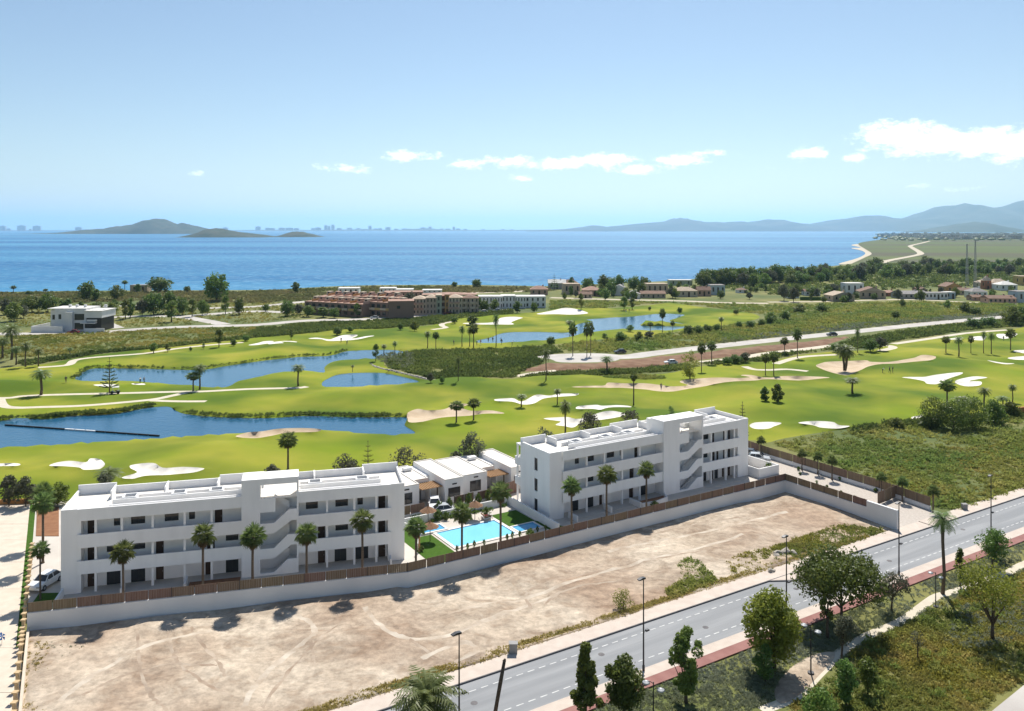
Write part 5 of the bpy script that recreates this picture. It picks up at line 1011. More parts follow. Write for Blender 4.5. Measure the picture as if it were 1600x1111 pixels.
# bushes along drive, pool and terraces
SB = Proto(lambda: tree('shrub', 'x', 'leaf_dark', 1.0, 1.1, .05, 420, .1, 150, cat='bush'))
for i, (x, y, s_, lb, g) in enumerate([(1248,735,.7,0,0),(1262,733,.6,0,0),(1290,741,.7,0,0),(1312,750,.6,0,0),(1368,769,.7,0,0),(1390,772,.6,0,0),(1428,786,.6,0,0),(1445,792,.6,0,0),(1250,742,.5,0,0),(1276,755,.5,0,0),(1292,762,.5,0,0),(1314,771,.5,0,0),(1336,779,.5,0,0),(1350,784,.5,0,0)]):
    q = P(x, y); SB.put((q.x,q.y,0), i, s_, 'small dark shrub bordering the gravel drive', 'shrubs bordering the gravel drive')
for x, y, s_, lb in ((1203,736,1.6,'dark green bush beside the walled patio'),(684,812,1.5,'dark bush at the silver cars garden wall'),(760,806,1.3,'dark bush behind the sun loungers'),(697,812,1.2,'leafy shrub between two straw parasols'),(828,840,1.2,'green shrub at the childrens pool corner'),(1023,797,1.4,'green bush in the curved planter by the stair tower'),(658,862,.8,'clump of strap leaves beside the pool shower')):
    q = P(x, y); SB.put((q.x,q.y,0), x, s_, lb, '')
q0 = [b_(s, -2.9+.2*math.sin(s*3)) for s in (-17,-15.4,-14.2,-12.9,-9.2,-8.2,-7.1,-5.2,-4.0,-2.8)]
for i, q in enumerate(q0): SB.put((q.x,q.y,.05), i, (.45,.45,.9), 'small upright plant along the front edge of the pool terrace', 'plants along the pool terrace edge')
for i in range(7):
    q = b_(-12.5+i*1.7, 11.2); SB.put((q.x,q.y,.1), i*2, (1.0,1.0,1.9+.3*(i%2)), 'broad leaved plant in the bed before the bungalow fences', 'plants before the bungalow fences')
# trees of the shore quarter, copies of six kinds
TP = {k: Proto(lambda a=a: tree('tree', 'x', *a)) for k, a in {'round': ('leaf_dark',8,8,.18,1500,.42,160), 'round2': ('leaf_mid',8,8,.22,1400,.42,161), 'tall': ('leaf_dark',8,4,.12,1000,.36,162), 'thin': ('leaf_mid',8,4.4,.25,800,.34,163), 'olive': ('leaf_olive',8,8,.22,1300,.42,164), 'pine': ('leaf_dark',8,9,.25,1500,.42,165)}.items()}
lt = [(135,468,440,30,'round'),(150,470,451,16,'tall'),(183,469,447,26,'round2'),(215,457,443,11,'tall'),(250,457,433,44,'round'),(292,457,447,13,'round'),(339,471,427,42,'round'),(45,462,454,12,'round'),
 (50,488,464,40,'pine'),(75,488,460,34,'pine'),(97,484,468,12,'tall'),(106,484,466,13,'tall'),(127,487,470,11,'tall'),(150,492,472,26,'round'),(172,497,473,27,'round2'),(179,486,467,13,'tall'),(196,499,468,17,'thin'),(204,497,465,14,'tall'),(222,494,470,22,'olive'),(240,492,457,36,'round'),(262,490,457,34,'pine'),(268,503,470,24,'thin'),(285,492,464,24,'round'),(300,495,467,17,'thin'),(316,492,470,22,'round2'),(324,491,475,11,'thin'),(352,491,462,15,'thin'),(374,492,465,17,'round'),(22,502,474,30,'round2'),(37,497,478,22,'olive'),(8,492,468,26,'olive'),
 (462,458,440,15,'tall'),(745,450,436,17,'round'),(710,449,440,11,'round'),(415,487,475,15,'round'),(450,494,469,26,'round'),(466,492,476,22,'olive'),(482,495,478,22,'round2'),(505,496,480,24,'thin'),(522,497,481,18,'round'),(558,496,474,13,'thin'),(640,489,459,28,'olive'),(652,489,470,20,'round'),(725,487,461,18,'tall'),(745,487,460,16,'tall'),(757,487,469,18,'round'),(773,486,469,18,'round2'),(808,489,470,15,'tall'),(835,488,472,13,'round'),(527,524,511,16,'round'),(547,521,512,12,'round2'),(626,518,507,12,'round'),(648,519,504,18,'round2'),(710,506,496,12,'round'),(738,508,492,20,'tall'),
 (240,552,536,16,'thin'),(262,551,538,10,'thin'),(342,543,515,17,'thin'),(365,541,530,11,'round'),(298,549,543,6,'round'),(318,546,537,6,'thin'),(455,531,515,8,'thin'),(384,533,524,14,'round'),(673,602,588,14,'olive'),(691,604,594,10,'round'),(587,566,540,12,'thin'),(861,540,526,16,'round'),
 (985,520,510,14,'round2'),(970,533,519,22,'round2'),(945,532,521,12,'thin'),(1075,523,508,18,'round'),(1090,521,509,22,'round2'),(1105,519,507,18,'round'),(1120,517,506,14,'round'),(1155,512,502,12,'round'),(1172,512,501,16,'round'),(1190,509,499,14,'round2'),(998,532,519,16,'round2'),(1015,529,518,18,'olive'),(1150,492,484,10,'round'),(1062,490,480,10,'round'),(1015,485,479,6,'round'),(908,487,462,10,'thin'),(975,485,464,14,'thin'),(988,484,466,12,'thin'),(893,456,432,10,'tall'),(918,455,434,24,'round'),(945,453,431,30,'pine'),(965,455,431,28,'pine'),(990,454,432,26,'round'),(1008,454,433,22,'round'),(1002,464,441,18,'round'),(955,462,440,20,'round'),(892,462,446,8,'tall'),
 (1360,550,530,26,'round'),(1375,548,528,26,'olive'),(1320,549,538,16,'round'),(1305,550,537,14,'round'),(1150,568,555,22,'round'),(1165,567,553,20,'olive'),(1137,570,558,18,'round'),(1520,512,497,26,'round'),(1545,510,495,30,'round'),(1580,508,480,34,'round2'),(1600,505,478,34,'round'),(1400,498,486,14,'round'),(1250,488,476,24,'round2'),(1285,487,474,24,'round2'),(1225,500,486,22,'round2'),(1205,505,489,24,'round2'),(1410,480,468,12,'round2'),(1480,482,470,14,'round2'),(1510,490,473,24,'round2'),(1525,492,480,18,'round'),(1295,467,455,10,'olive'),(1225,470,446,22,'olive'),(1240,472,450,20,'olive'),(1337,468,456,12,'round'),(1270,462,448,24,'round2'),(1300,458,444,24,'olive')]
for i, (x, yb, yt, wpx, k) in enumerate(lt):
    q, h = ph(x, yb, yt); wd = wpx*q.y/F; bw = {'round':8,'round2':8,'tall':4,'thin':4.4,'olive':8,'pine':9}[k]
    nm = {'round':'dark round crowned','round2':'mid green round crowned','tall':'dark narrow','thin':'light green thin','olive':'grey green spreading','pine':'dark broad pine like'}[k]
    where = 'in the shore quarter' if yb < 500 and x < 870 else 'about the village and its field' if yb < 500 else 'along the far fairways'
    TP[k].put((q.x,q.y,gz(q.x,q.y)), i*2.4, (wd/bw,wd/bw,h/8), nm+' tree near '+near(x,yb), nm+' trees near '+near(x,yb))
rr = random.Random(9); 
for i in range(70):
    x = rr.uniform(880,1640); y = rr.uniform(455,474) if x > 1230 else rr.uniform(450,470); q = P(x, y); h = rr.uniform(3.5,7); k = rr.choice(['round','round2','olive','tall','round2']); s_ = h/8*rr.uniform(.8,1.2)
    TP[k].put((q.x,q.y,0), i*1.1, (s_,s_,h/8), 'garden tree among the village houses', 'garden trees of the village')
for i in range(150):
    x = rr.uniform(1095,1640); y0 = np.interp(x, [1095,1200,1320,1450,1640], [449,449,440,432,430]); y1 = np.interp(x, [1095,1200,1320,1450,1640], [441,436,420,414,411]); y = y0+(y1-y0)*rr.random()
    if i < 14: x = rr.uniform(1105,1230); y = np.interp(x,[1100,1230],[447,440])
    q = P(x, y); h = rr.uniform(7,12) if i >= 14 else rr.uniform(10,14); k = rr.choice(['round','round2','pine','olive','round']); s_ = h/8*rr.uniform(.9,1.3)
    TP[k].put((q.x,q.y,-.3), i, (s_,s_,h/8), 'tree of the wood between the village and the shore', 'trees of the wood behind the village')
# ------------------------------------------------------------------ buildings of the shore quarter and village
hm = {n: mat('wall_'+n, c, .9, tuple(x*.9 for x in c), .3, coord='obj') for n, c in dict(white=(.74,.73,.71), cream=(.56,.47,.36), pink=(.50,.33,.25), beige=(.46,.37,.28), grey=(.38,.36,.35), orange=(.52,.30,.12), brown=(.27,.18,.14), blue=(.40,.48,.52), terracotta=(.33,.14,.08), ochre=(.50,.36,.14), sage=(.42,.45,.34)).items()}
rm = {n: mat('roof_'+n, c, .9, tuple(x*.75 for x in c), .8, coord='obj') for n, c in dict(tile=(.40,.25,.19), brown=(.24,.15,.11), grey=(.30,.28,.27), white=(.72,.70,.66), sand=(.50,.40,.30)).items()}
def house(label, x0, x1, yb, yt, roof='hip', wall='cream', rc='tile', depth=None, rz=0, nw=3, name='house', storeys=1):
    q = P((x0+x1)/2, yb); k = q.y/F; w_ = (x1-x0)*k; h = max(2.6, (yb-yt)*k); d = depth or max(5, min(11, w_*.7)); r = thing(name, label, 'house', (q.x,q.y,0), R(rz)); wh = h if roof == 'flat' else h*.64
    ob('wall', MB().box(-w_/2,w_/2,0,d,-.2,wh), hm[wall], r); e = .35
    if roof == 'flat':
        b = MB(); b.box(-w_/2-.1,w_/2+.1,-.1,d+.1,wh,wh+.25); rf = ob('roof', b, rm[rc], r)
    elif roof == 'hip':
        b = MB(); i_ = min(w_,d)*.45; b.add([(-w_/2-e,-e,wh),(w_/2+e,-e,wh),(w_/2+e,d+e,wh),(-w_/2-e,d+e,wh),(-w_/2+i_,d/2,h),(w_/2-i_,d/2,h)], [(0,1,5,4),(1,2,5),(2,3,4,5),(3,0,4),(3,2,1,0)]); rf = ob('roof', b, rm[rc], r)
    elif roof == 'gable':          # gable end towards the front
        b = MB(); b.add([(-w_/2-e,-e,wh-.1),(w_/2+e,-e,wh-.1),(w_/2+e,d+e,wh-.1),(-w_/2-e,d+e,wh-.1),(0,-e,h),(0,d+e,h)], [(0,4,5,3),(4,1,2,5),(3,2,1,0),(0,1,4),(2,3,5)]); rf = ob('roof', b, rm[rc], r)
        ob('gable', MB().slab([(-w_/2,wh),(w_/2,wh),(0,h-.25)], -.02-e*.98, 0), hm[wall], r)
    else:                          # ridge parallel to the front
        b = MB(); b.add([(-w_/2-e,-e,wh),(w_/2+e,-e,wh),(w_/2+e,d+e,wh),(-w_/2-e,d+e,wh),(-w_/2-e,d/2,h),(w_/2+e,d/2,h)], [(0,1,5,4),(2,3,4,5),(3,2,1,0),(0,4,3),(1,2,5)]); rf = ob('roof', b, rm[rc], r)
    if roof != 'flat': ob('chimney', MB().box(w_*.2,w_*.2+.7,d*.5,d*.5+.7,wh,h+.7), hm[wall], rf)
    sh = wh/storeys
    for st in range(storeys):
        for i in range(nw):
            c = -w_/2+w_*(i+.5)/nw; z = st*sh; ww = min(1.1, w_/nw*.5)
            dr = st == 0 and i == nw//2
            o = ob('door' if dr else 'window', MB().box(c-ww/2,c+ww/2,-.06,.02,z+(0 if dr else sh*.35),z+sh*.8), M['door'] if dr else M['frame'], r)
            if not dr: ob('pane', MB().box(c-ww/2+.08,c+ww/2-.08,-.08,-.05,z+sh*.35+.08,z+sh*.8-.08), M['glass'], o)
    ob('side_window', MB().box(-w_/2-.05,-w_/2+.02,d*.3,d*.3+1.2,wh*.4,wh*.75), M['glass'], r)
    return r
V = [('white roofed house under the shore pine',857,884,452,437,'ridge','grey','white',8,0,3),('brown hip roofed house left of the white roofed house',829,856,461,447,'hip','pink','tile',None,0,3),('dark tiled house on the shore behind the white roofed house',880,903,451,437,'hip','pink','brown',None,0,2),('beige house with overhanging flat roof by a dark cypress',881,907,460,444,'flat','beige','sand',9,6,3),
 ('red hip roofed house with two roofs before the pines',911,940,463,448,'hip','pink','tile',11,0,4),('low beige house beside the red hip roof',905,925,466,456,'ridge','beige','brown',None,0,3),('white gabled two storey house before the pines',955,979,462,445,'gable','white','grey',9,-12,2),('low white gabled house beside the taller white gable',976,1000,467,455,'gable','white','grey',8,-8,2),
 ('long low brown roofed house by the meadow road',1002,1040,466,455,'ridge','beige','brown',9,0,5),('flat roofed beige villa with sand coloured eaves',1011,1044,459,444,'flat','beige','sand',10,4,4),('hip roofed beige house with pale porch columns',1054,1090,464,449,'hip','cream','sand',10,0,4),('small pink house right of the porch column house',1090,1111,463,448,'ridge','pink','brown',None,0,3),('blue grey flat roofed house near the wood',1111,1133,461,446,'flat','blue','grey',9,0,3),('pale green flat roofed house among the shore pines',1046,1082,446,438,'flat','sage','white',8,0,3),
 ('tiny pavilion with dark tiled roof by the wood',1153,1168,458,450,'hip','white','brown',6,0,2),('dark roofed cottage with white wall near the green fence',1258,1282,462,452,'ridge','white','brown',None,0,3),('beige double gabled house in front of the green fence end',1300,1337,471,456,'gable','beige','sand',10,10,3),('white flat roofed modern house above the beige gable',1322,1350,459,443,'flat','white','white',9,0,3),('large brown house with broad gable and many windows',1345,1383,467,449,'gable','beige','brown',11,-10,4),
 ('orange tiled low house beside the broad gable house',1382,1404,463,454,'hip','terracotta','tile',8,0,3),('long grey warehouse like house with lean roof',1405,1450,467,455,'ridge','grey','grey',11,0,6),('small pink house behind the long grey building',1433,1446,457,449,'ridge','pink','brown',7,0,2),('house with pale pillared front at the field edge',1446,1481,468,458,'flat','white','grey',8,0,6),('orange gabled house rising above its neighbours',1478,1503,458,442,'gable','orange','brown',10,0,2),('pale blue walled house below the orange gable',1478,1493,467,457,'flat','blue','white',6,0,2),
 ('brown tiled house right of the orange gable',1500,1519,461,450,'ridge','beige','brown',8,0,2),('pale house with rounded grey roof before the scrub',1519,1543,466,450,'hip','white','grey',9,0,3),('two storey cream house with red tower',1531,1560,450,437,'hip','cream','sand',9,0,3),('beige villa with pyramid roof near the red tower',1551,1577,452,436,'hip','beige','sand',9,0,3),('house with wide white roof planes',1563,1590,454,440,'hip','white','white',10,0,3),('long low pinkish house row at the field edge',1545,1588,474,462,'ridge','pink','brown',9,0,6),('blue grey house with dark doorway at the field edge',1590,1614,473,456,'flat','blue','grey',9,0,2),('yellow walled house high at the end of the village',1594,1618,446,432,'flat','ochre','sand',9,0,2),('white walled low house by the village lane',1232,1249,466,460,'flat','white','white',6,0,3),('brown roofed house between village and wood',1520,1536,470,461,'ridge','pink','brown',7,0,2)]
for a in V: house(*a)
house('slim terracotta tower with flat cap above the cream house', 1539, 1549, 452, 431, 'hip', 'terracotta', 'sand', 5, 0, 1, 'tower_house', 2)
lowwall('green mesh fence along the village field', [P(1250,469).xy, P(1298,469.5).xy], 2.0, .2, 'lawn', 'mesh_fence', 'fence')
lowwall('terracotta pier and low wall at the edge of the fairway', [P(1586,648).xy, P(1640,642).xy], 1.6, .5, 'orange')
# white modern villa
def villa():
    q0, q1 = P(55,519).xy, P(157,519).xy; r = thing('modern_villa', 'white cubic two storey villa with dark corner cladding', 'house', (q0.x,q0.y,0), 0); k = q0.y/F; W_ = (q1-q0).x
    def bx(n, m, *a, par=None): return ob(n, MB().box(*a), m, par or r)
    bx('wall', hm['white'], 6, W_*.70, 4, 16, 0, 9.2); bx('wall', hm['white'], 3, 6, 6, 15, 0, 8.6); bx('wall', hm['white'], W_*.70, W_-1, 3, 15, 5.6, 8.4); bx('cladding', M['frame'], W_*.72, W_-1.5, 3.6, 14.5, 0, 5.6)
    bx('wall', hm['white'], 11, 14, 2.5, 4, 0, 8.0); rf = bx('roof', rm['white'], 2.7, W_*.70, 4.1, 16.2, 9.2, 9.5); bx('roof', rm['white'], W_*.69, W_-.7, 2.8, 15.2, 8.4, 8.65)
    for x in (9,12,15.5,W_-3): bx('chimney', hm['white'], x, x+.9, 9, 10, 9.4, 10.7, par=rf)
    for x0, x1, y, z0, z1 in ((14.3,18.3,4,4.6,7.2),(14.3,18.0,4,.6,3.4),(20.5,22,4,4.4,7.0),(7.5,8.6,4,5,7),(20.5,23,4,.3,2.8),(3.8,4.8,6,4.6,6.6),(18.6,19.6,4,.6,3.0)):
        f = bx('window', M['frame'], x0, x1, y-.08, y+.02, z0, z1); bx('pane', M['glass'], x0+.12, x1-.12, y-.12, y-.06, z0+.12, z1-.12, par=f)
    bx('canopy', hm['white'], 18, 24, 1.2, 4, 3.4, 3.7); bx('garden_wall', hm['white'], -1, 12, -1.2, -.8, 0, 2.6); bx('garden_wall', hm['white'], -1, -.6, -.8, 12, 0, 2.6); bx('garden_wall', hm['white'], 21, W_+2, -1.0, -.7, 0, 1.7); bx('balcony', hm['white'], 20, 24, 2.6, 4, 4.1, 4.9)
villa()
# brown terraces
def terrace(label, pa, pb, d, h, n, roofboxes=True):
    a, b2 = P(*pa).xy, P(*pb).xy; L_ = (b2-a).length; t = (b2-a)/L_; r = thing('terraced_block', label, 'apartment building', (a.x,a.y,0), math.atan2(t.y,t.x)); g = random.Random(int(L_))
    ob('wall', MB().box(0,L_,0,d,-.2,h), hm['brown'], r); ob('roof', MB().box(-.1,L_+.1,-.1,d+.1,h,h+.2), rm['tile'], r)
    for i in range(n):
        u = L_*(i+.5)/n
        for st in range(2):
            f = ob('window', MB().box(u-1.0,u+1.0,-.1,.02,st*h/2+.9,st*h/2+h*.38), M['frame'], r); ob('pane', MB().box(u-.88,u+.88,-.14,-.08,st*h/2+1.0,st*h/2+h*.38-.12), M['glass'], f)
        ob('balcony', MB().box(u-1.7,u+1.7,-1.1,-.02,h/2-.1,h/2+.9), hm['ochre' if i%2 else 'cream'], r)
        if roofboxes:
            x = ob('roof_hut', MB().box(u-1.3,u+1.3,d*.45,d*.75,h+.2,h+2.3), hm['pink' if i%2 else 'cream'], r); ob('hut_door', MB().box(u-.5,u+.5,d*.45-.06,d*.45,h+.2,h+1.9), M['frame'], x); ob('roof_wall', MB().box(u+1.6,u+1.8,d*.1,d*.9,h+.2,h+1.3), hm['orange' if i%3 == 0 else 'pink'], r)
terrace('long dark brown terrace block with roof huts behind young trees', (476,490), (566,496), 12, 6.2, 9)
terrace('brown terrace block with ochre balconies and roof huts', (562,493), (622,497), 11, 7.0, 7); terrace('back row of brown terraces with roof huts', (500,478), (620,481), 12, 5.5, 9)
q = P(607,499); r_ = thing('brown_house', 'blank brown gable end house closing the terrace row', 'house', (q.x,q.y,0), R(8)); ob('wall', MB().box(0,12,0,11,-.2,8.4), hm['brown'], r_); ob('roof', MB().box(-.2,12.2,-.2,11.2,8.4,8.7), rm['tile'], r_); ob('window', MB().box(4,5.5,-.06,.02,5,6.4), M['glass'], r_)
# pastel flats, white townhouses
def flats(label, x0, x1, yb, yt, wall, n, st, gable=False, rc='tile', balc=True, name='apartment_house'):
    q0, q1 = P(x0,yb).xy, P(x1,yb).xy; W_ = (q1-q0).x; h = (yb-yt)*q0.y/F; r = thing(name, label, 'apartment building', (q0.x,q0.y,0), R(4)); d = 10; wh = h*.86 if gable else h
    ob('wall', MB().box(0,W_,0,d,-.2,wh), hm[wall], r)
    if gable: b = MB(); b.add([(-.3,-.3,wh),(W_+.3,-.3,wh),(W_+.3,d+.3,wh),(-.3,d+.3,wh),(W_/2,d*.3,h),(W_/2,d*.7,h)], [(0,1,4),(1,2,5,4),(2,3,5),(3,0,4,5),(3,2,1,0)]); ob('roof', b, rm[rc], r)
    else: ob('roof', MB().box(-.15,W_+.15,-.15,d+.15,wh,wh+.3), rm[rc], r)
    for s_ in range(st):
        for i in range(n):
            u = W_*(i+.5)/n; z = s_*wh/st; ww = min(1.2, W_/n*.32); f = ob('window', MB().box(u-ww/2,u+ww/2,-.08,.02,z+.8,z+wh/st*.82), M['frame'], r); ob('pane', MB().box(u-ww/2+.1,u+ww/2-.1,-.12,-.06,z+.9,z+wh/st*.82-.1), M['glass'], f)
            if balc and s_ and i%2 == 0: ob('balcony', MB().box(u-1.2,u+1.2,-1.0,-.02,z-.1,z+.85), hm['cream' if wall != 'cream' else 'pink'], r)
flats('cream flats with hipped roof next to the big tree', 645, 666, 492, 463, 'cream', 4, 3, True, 'sand'); flats('pale three storey flats with paired windows', 666, 682, 492, 461, 'beige', 3, 3, True, 'sand', False); flats('narrow sage green stair block of the pastel flats', 681, 690, 491.5, 462, 'sage', 1, 3, False, 'sand', False); flats('red recessed bay of the pastel flats', 689, 695, 490.5, 463, 'terracotta', 1, 3, False, 'tile')
flats('narrow orange block of the pastel flats', 695, 702, 491, 461, 'orange', 1, 3, False, 'tile', False); flats('cream gabled flats right of the orange block', 701, 722, 491, 461, 'cream', 4, 3, True, 'sand'); flats('pinkish flats behind dark trees at the row end', 722, 748, 490, 462, 'beige', 4, 3, True, 'brown'); flats('back row of pinkish flats above the cream roofs', 600, 660, 474, 457, 'pink', 9, 2, False, 'tile', False); flats('second back row of pale flats', 660, 745, 477, 458, 'beige', 10, 2, True, 'tile', False)
for i, (x0, x1, yb, yt, lb) in enumerate([(748,770,484,464,'white townhouse behind dark garden trees'),(768,786,483,464,'white townhouse with sloped side next to a round tree'),(784,806,482,463,'white townhouse with flat roof in mid row'),(804,822,482,464,'white townhouse with dark terrace line'),(820,853,481,464,'white end townhouse of the row by the bunker'),(528,560,468,451,'white cubic house behind the brown terraces'),(593,618,466,451,'white cubic house behind the pastel flats, shore side'),(616,645,466,453,'low white house with dark palms before it'),(660,690,462,454,'white flat house above the pastel flats')]):
    flats(lb, x0, x1, yb, yt, 'white', 4, 2, False, 'white', False, 'white_house')
house('grey concrete hut half hidden by trees on the shore', 203, 230, 456, 446, 'flat', 'beige', 'grey', 7, 0, 2)
# lattice masts
def mast(label, x, yb, yt):
    q = P(x, yb); h = (yb-yt)*q.y/F; r = thing('lattice_mast', label, 'mast', (q.x,q.y,0)); s_ = .9
    for i in (-1,1):
        for j in (-1,1): ob('leg', MB().beam((i*s_,j*s_,0),(i*.25,j*.25,h),.16,.16), M['lampgrey'], r)
    b = MB(); n = 14
    for k in range(n):
        a, c = s_+(.25-s_)*k/n, s_+(.25-s_)*(k+1)/n; z0, z1 = h*k/n, h*(k+1)/n
        b.beam((-a,-a,z0),(c,-c,z1),.1,.1); b.beam((a,-a,z0),(-c,-c,z1),.1,.1); b.beam((-a,a,z0),(c,c,z1),.1,.1); b.beam((-a,-a,z0),(-c,c,z1),.1,.1)
    ob('bracing', b, M['lampgrey'], r)
mast('tall lattice mast in the wood beside the taller ochre mast', 1511, 447, 381); mast('tallest lattice mast rising above the orange gabled house', 1524, 449, 376)
# far town, skyline across the water
rs = random.Random(5); b = MB()
for i in range(520):
    x = rs.uniform(1375,1700); y = rs.uniform(365.5, 371.5) if x < 1440 else rs.uniform(365.5, 374.5)
    q = P(x, y); w_, d_, h = rs.uniform(12,30), rs.uniform(10,18), rs.choice((6,7,9,9,12,15)); b.box(q.x-w_/2,q.x+w_/2,q.y,q.y+d_,0,h)
m = mat('far_town', (.52,.48,.44), .9, (.32,.27,.24), .02, 1, lo=.45, hi=.55); tag(ob('far_town', b, m), 'distant low white and pinkish town at the foot of the mountains', 'town', kind='stuff')
v_ = []
for i in range(260): x = rs.uniform(1365,1700); q = P(x, rs.uniform(366,376)); v_.append(q)
b = MB()
for q in v_: s_ = rs.uniform(8,22); b.tube([(q.x,q.y,0),(q.x+1,q.y,s_*.25),(q.x,q.y,s_*.5)], [s_*.5,s_*.6,s_*.12], 6)
tag(ob('far_trees', b, M['leaf_dark']), 'dark tree clumps among the distant town', 'trees', kind='stuff')
def tower():
    r = thing('tower_block', 'x', 'tower block'); ob('wall', MB().box(-50,50,0,40,-1,100), hm['white'], r); ob('penthouse', MB().box(-22,18,8,30,100,109), hm['grey'], r)
    for k in range(8): ob('window_band', MB().box(-47,47,-.8,.2,8+k*11.5,13+k*11.5), M['frame'], r)
    return r
TB = Proto(tower); sk = [(4,9,353.5),(13,6,357.5),(33,13,353),(57,12,353.5),(47,4,358),(122,10,355.5),(183,9,354),(300,8,355),(352,8,356),(403,8,354.5),(418,7,356.5),(425,9,357),(440,10,356.5),(452,12,356.5),(463,8,357),(489,6,357),(497,9,356),(509,5,352.6),(514,4,354),(520,5,352),(530,8,357),(546,8,356.5),(560,7,357),(578,5,353.6),(587,7,357.5),(594,6,357),(606,8,355.5),(619,7,358),(632,9,357.6),(640,7,358),(661,8,356),(672,5,354.8),(690,6,357.6),(700,8,357.8),(709,4,355),(716,7,357.6),(727,6,358.2),(755,5,358.5),(786,5,358.4),(800,4,358.6)]
for i, (x, wpx, yt) in enumerate(sk):
    D_ = 19300; w_ = wpx*D_/F; h = (361-yt)*D_/F+2; TB.put(((x-800)/F*D_, D_, 0), 0, (w_/100, 1, h/100), 'pale tower block on the far spit across the water', 'tower blocks of the far spit')
# ------------------------------------------------------------------ people on the course
cloth = {n: mat('cloth_'+n, c, .9) for n, c in dict(navy=(.03,.04,.08), white=(.7,.7,.68), grey=(.12,.12,.13), red=(.35,.05,.05), skin=(.42,.27,.19), hair=(.04,.03,.025), khaki=(.28,.22,.14)).items()}
def body(pose, top, leg):
    J = {'pel': (0,0,.92), 'chest': (0,.0,1.3), 'neck': (0,0,1.48), 'head': (0,-.03,1.62), 'crown': (0,-.01,1.74), 'lsh': (-.19,0,1.42), 'rsh': (.19,0,1.42), 'lel': (-.26,-.02,1.14), 'rel': (.26,-.02,1.14), 'lha': (-.25,-.12,.88), 'rha': (.25,-.12,.88), 'lhip': (-.1,0,.88), 'rhip': (.1,0,.88), 'lkn': (-.12,-.03,.48), 'rkn': (.12,-.03,.48), 'lan': (-.13,0,.09), 'ran': (.13,0,.09), 'lto': (-.15,-.17,.04), 'rto': (.15,-.17,.04)}
    if pose == 'bend': 
        J.update(chest=(0,-.2,1.2), neck=(0,-.32,1.34), head=(0,-.4,1.42), crown=(0,-.47,1.52), lsh=(-.19,-.27,1.28), rsh=(.19,-.27,1.28), lel=(-.17,-.38,1.02), rel=(.17,-.38,1.02), lha=(-.03,-.45,.8), rha=(.04,-.45,.78))
    if pose == 'walk': J.update(lkn=(-.1,-.2,.5), lan=(-.1,-.28,.1), lto=(-.1,-.44,.06), rkn=(.1,.05,.48), ran=(.1,.26,.14), rto=(.1,.12,.05), lha=(-.28,.12,.92), rha=(.28,-.25,.95))
    if pose == 'lie': J.update(pel=(0,0,.5), chest=(0,.3,.72), neck=(0,.45,.86), head=(0,.52,.95), crown=(0,.58,1.05), lsh=(-.19,.4,.8), rsh=(.19,.4,.8), lel=(-.27,.25,.62), rel=(.27,.25,.62), lha=(-.22,.05,.58), rha=(.22,.05,.58), lhip=(-.1,-.05,.48), rhip=(.1,-.05,.48), lkn=(-.11,-.4,.66), rkn=(.11,-.4,.5), lan=(-.11,-.75,.44), ran=(.11,-.82,.44), lto=(-.11,-.82,.55), rto=(.11,-.88,.56))
    E = [('pel','chest'),('chest','neck'),('neck','head'),('head','crown'),('chest','lsh'),('chest','rsh'),('lsh','lel'),('rsh','rel'),('lel','lha'),('rel','rha'),('pel','lhip'),('pel','rhip'),('lhip','lkn'),('rhip','rkn'),('lkn','lan'),('rkn','ran'),('lan','lto'),('ran','rto')]
    rad = dict(pel=.15, chest=.155, neck=.06, head=.1, crown=.075, lsh=.075, rsh=.075, lel=.05, rel=.05, lha=.04, rha=.04, lhip=.1, rhip=.1, lkn=.065, rkn=.065, lan=.045, ran=.045, lto=.04, rto=.04)
    ks = list(J); me = bpy.data.meshes.new('body'); me.from_pydata([J[k] for k in ks], [(ks.index(a), ks.index(b)) for a, b in E], []); o = bpy.data.objects.new('body', me); C.objects.link(o)
    o.modifiers.new('s', 'SKIN'); 
    for i, k in enumerate(ks): me.skin_vertices[0].data[i].radius = (rad[k], rad[k]); me.skin_vertices[0].data[i].use_root = k == 'pel'
    o.modifiers.new('u', 'SUBSURF').levels = 1
    ev = o.evaluated_get(bpy.context.evaluated_depsgraph_get()); m2 = bpy.data.meshes.new_from_object(ev); bpy.data.objects.remove(o); bpy.data.meshes.remove(me); m2.name = 'body'
    for n in (top, leg, 'skin', 'hair'): m2.materials.append(cloth[n])
    hd, pl_ = Vector(J['head']), Vector(J['pel']); nk = Vector(J['neck'])
    for p in m2.polygons:
        c = p.center; near = min((( (c-Vector(J[k])).length, k) for k in ks))[1]
        p.material_index = 3 if near == 'crown' else 2 if near in ('head','neck','lha','rha') else 1 if near in ('lhip','rhip','lkn','rkn','lan','ran','lto','rto','pel') else 0
    m2.shade_smooth(); return m2
bm_ = {k: body(*k) for k in (('stand','navy','khaki'),('bend','white','navy'),('walk','grey','navy'),('stand','red','white'),('lie','skin','red'))}
club = MB().tube([(0,-.4,.82),(.05,-.75,.02)], .012, 5).mesh('golf_club'); club.materials.append(M['lampgrey'])
pk = list(bm_)
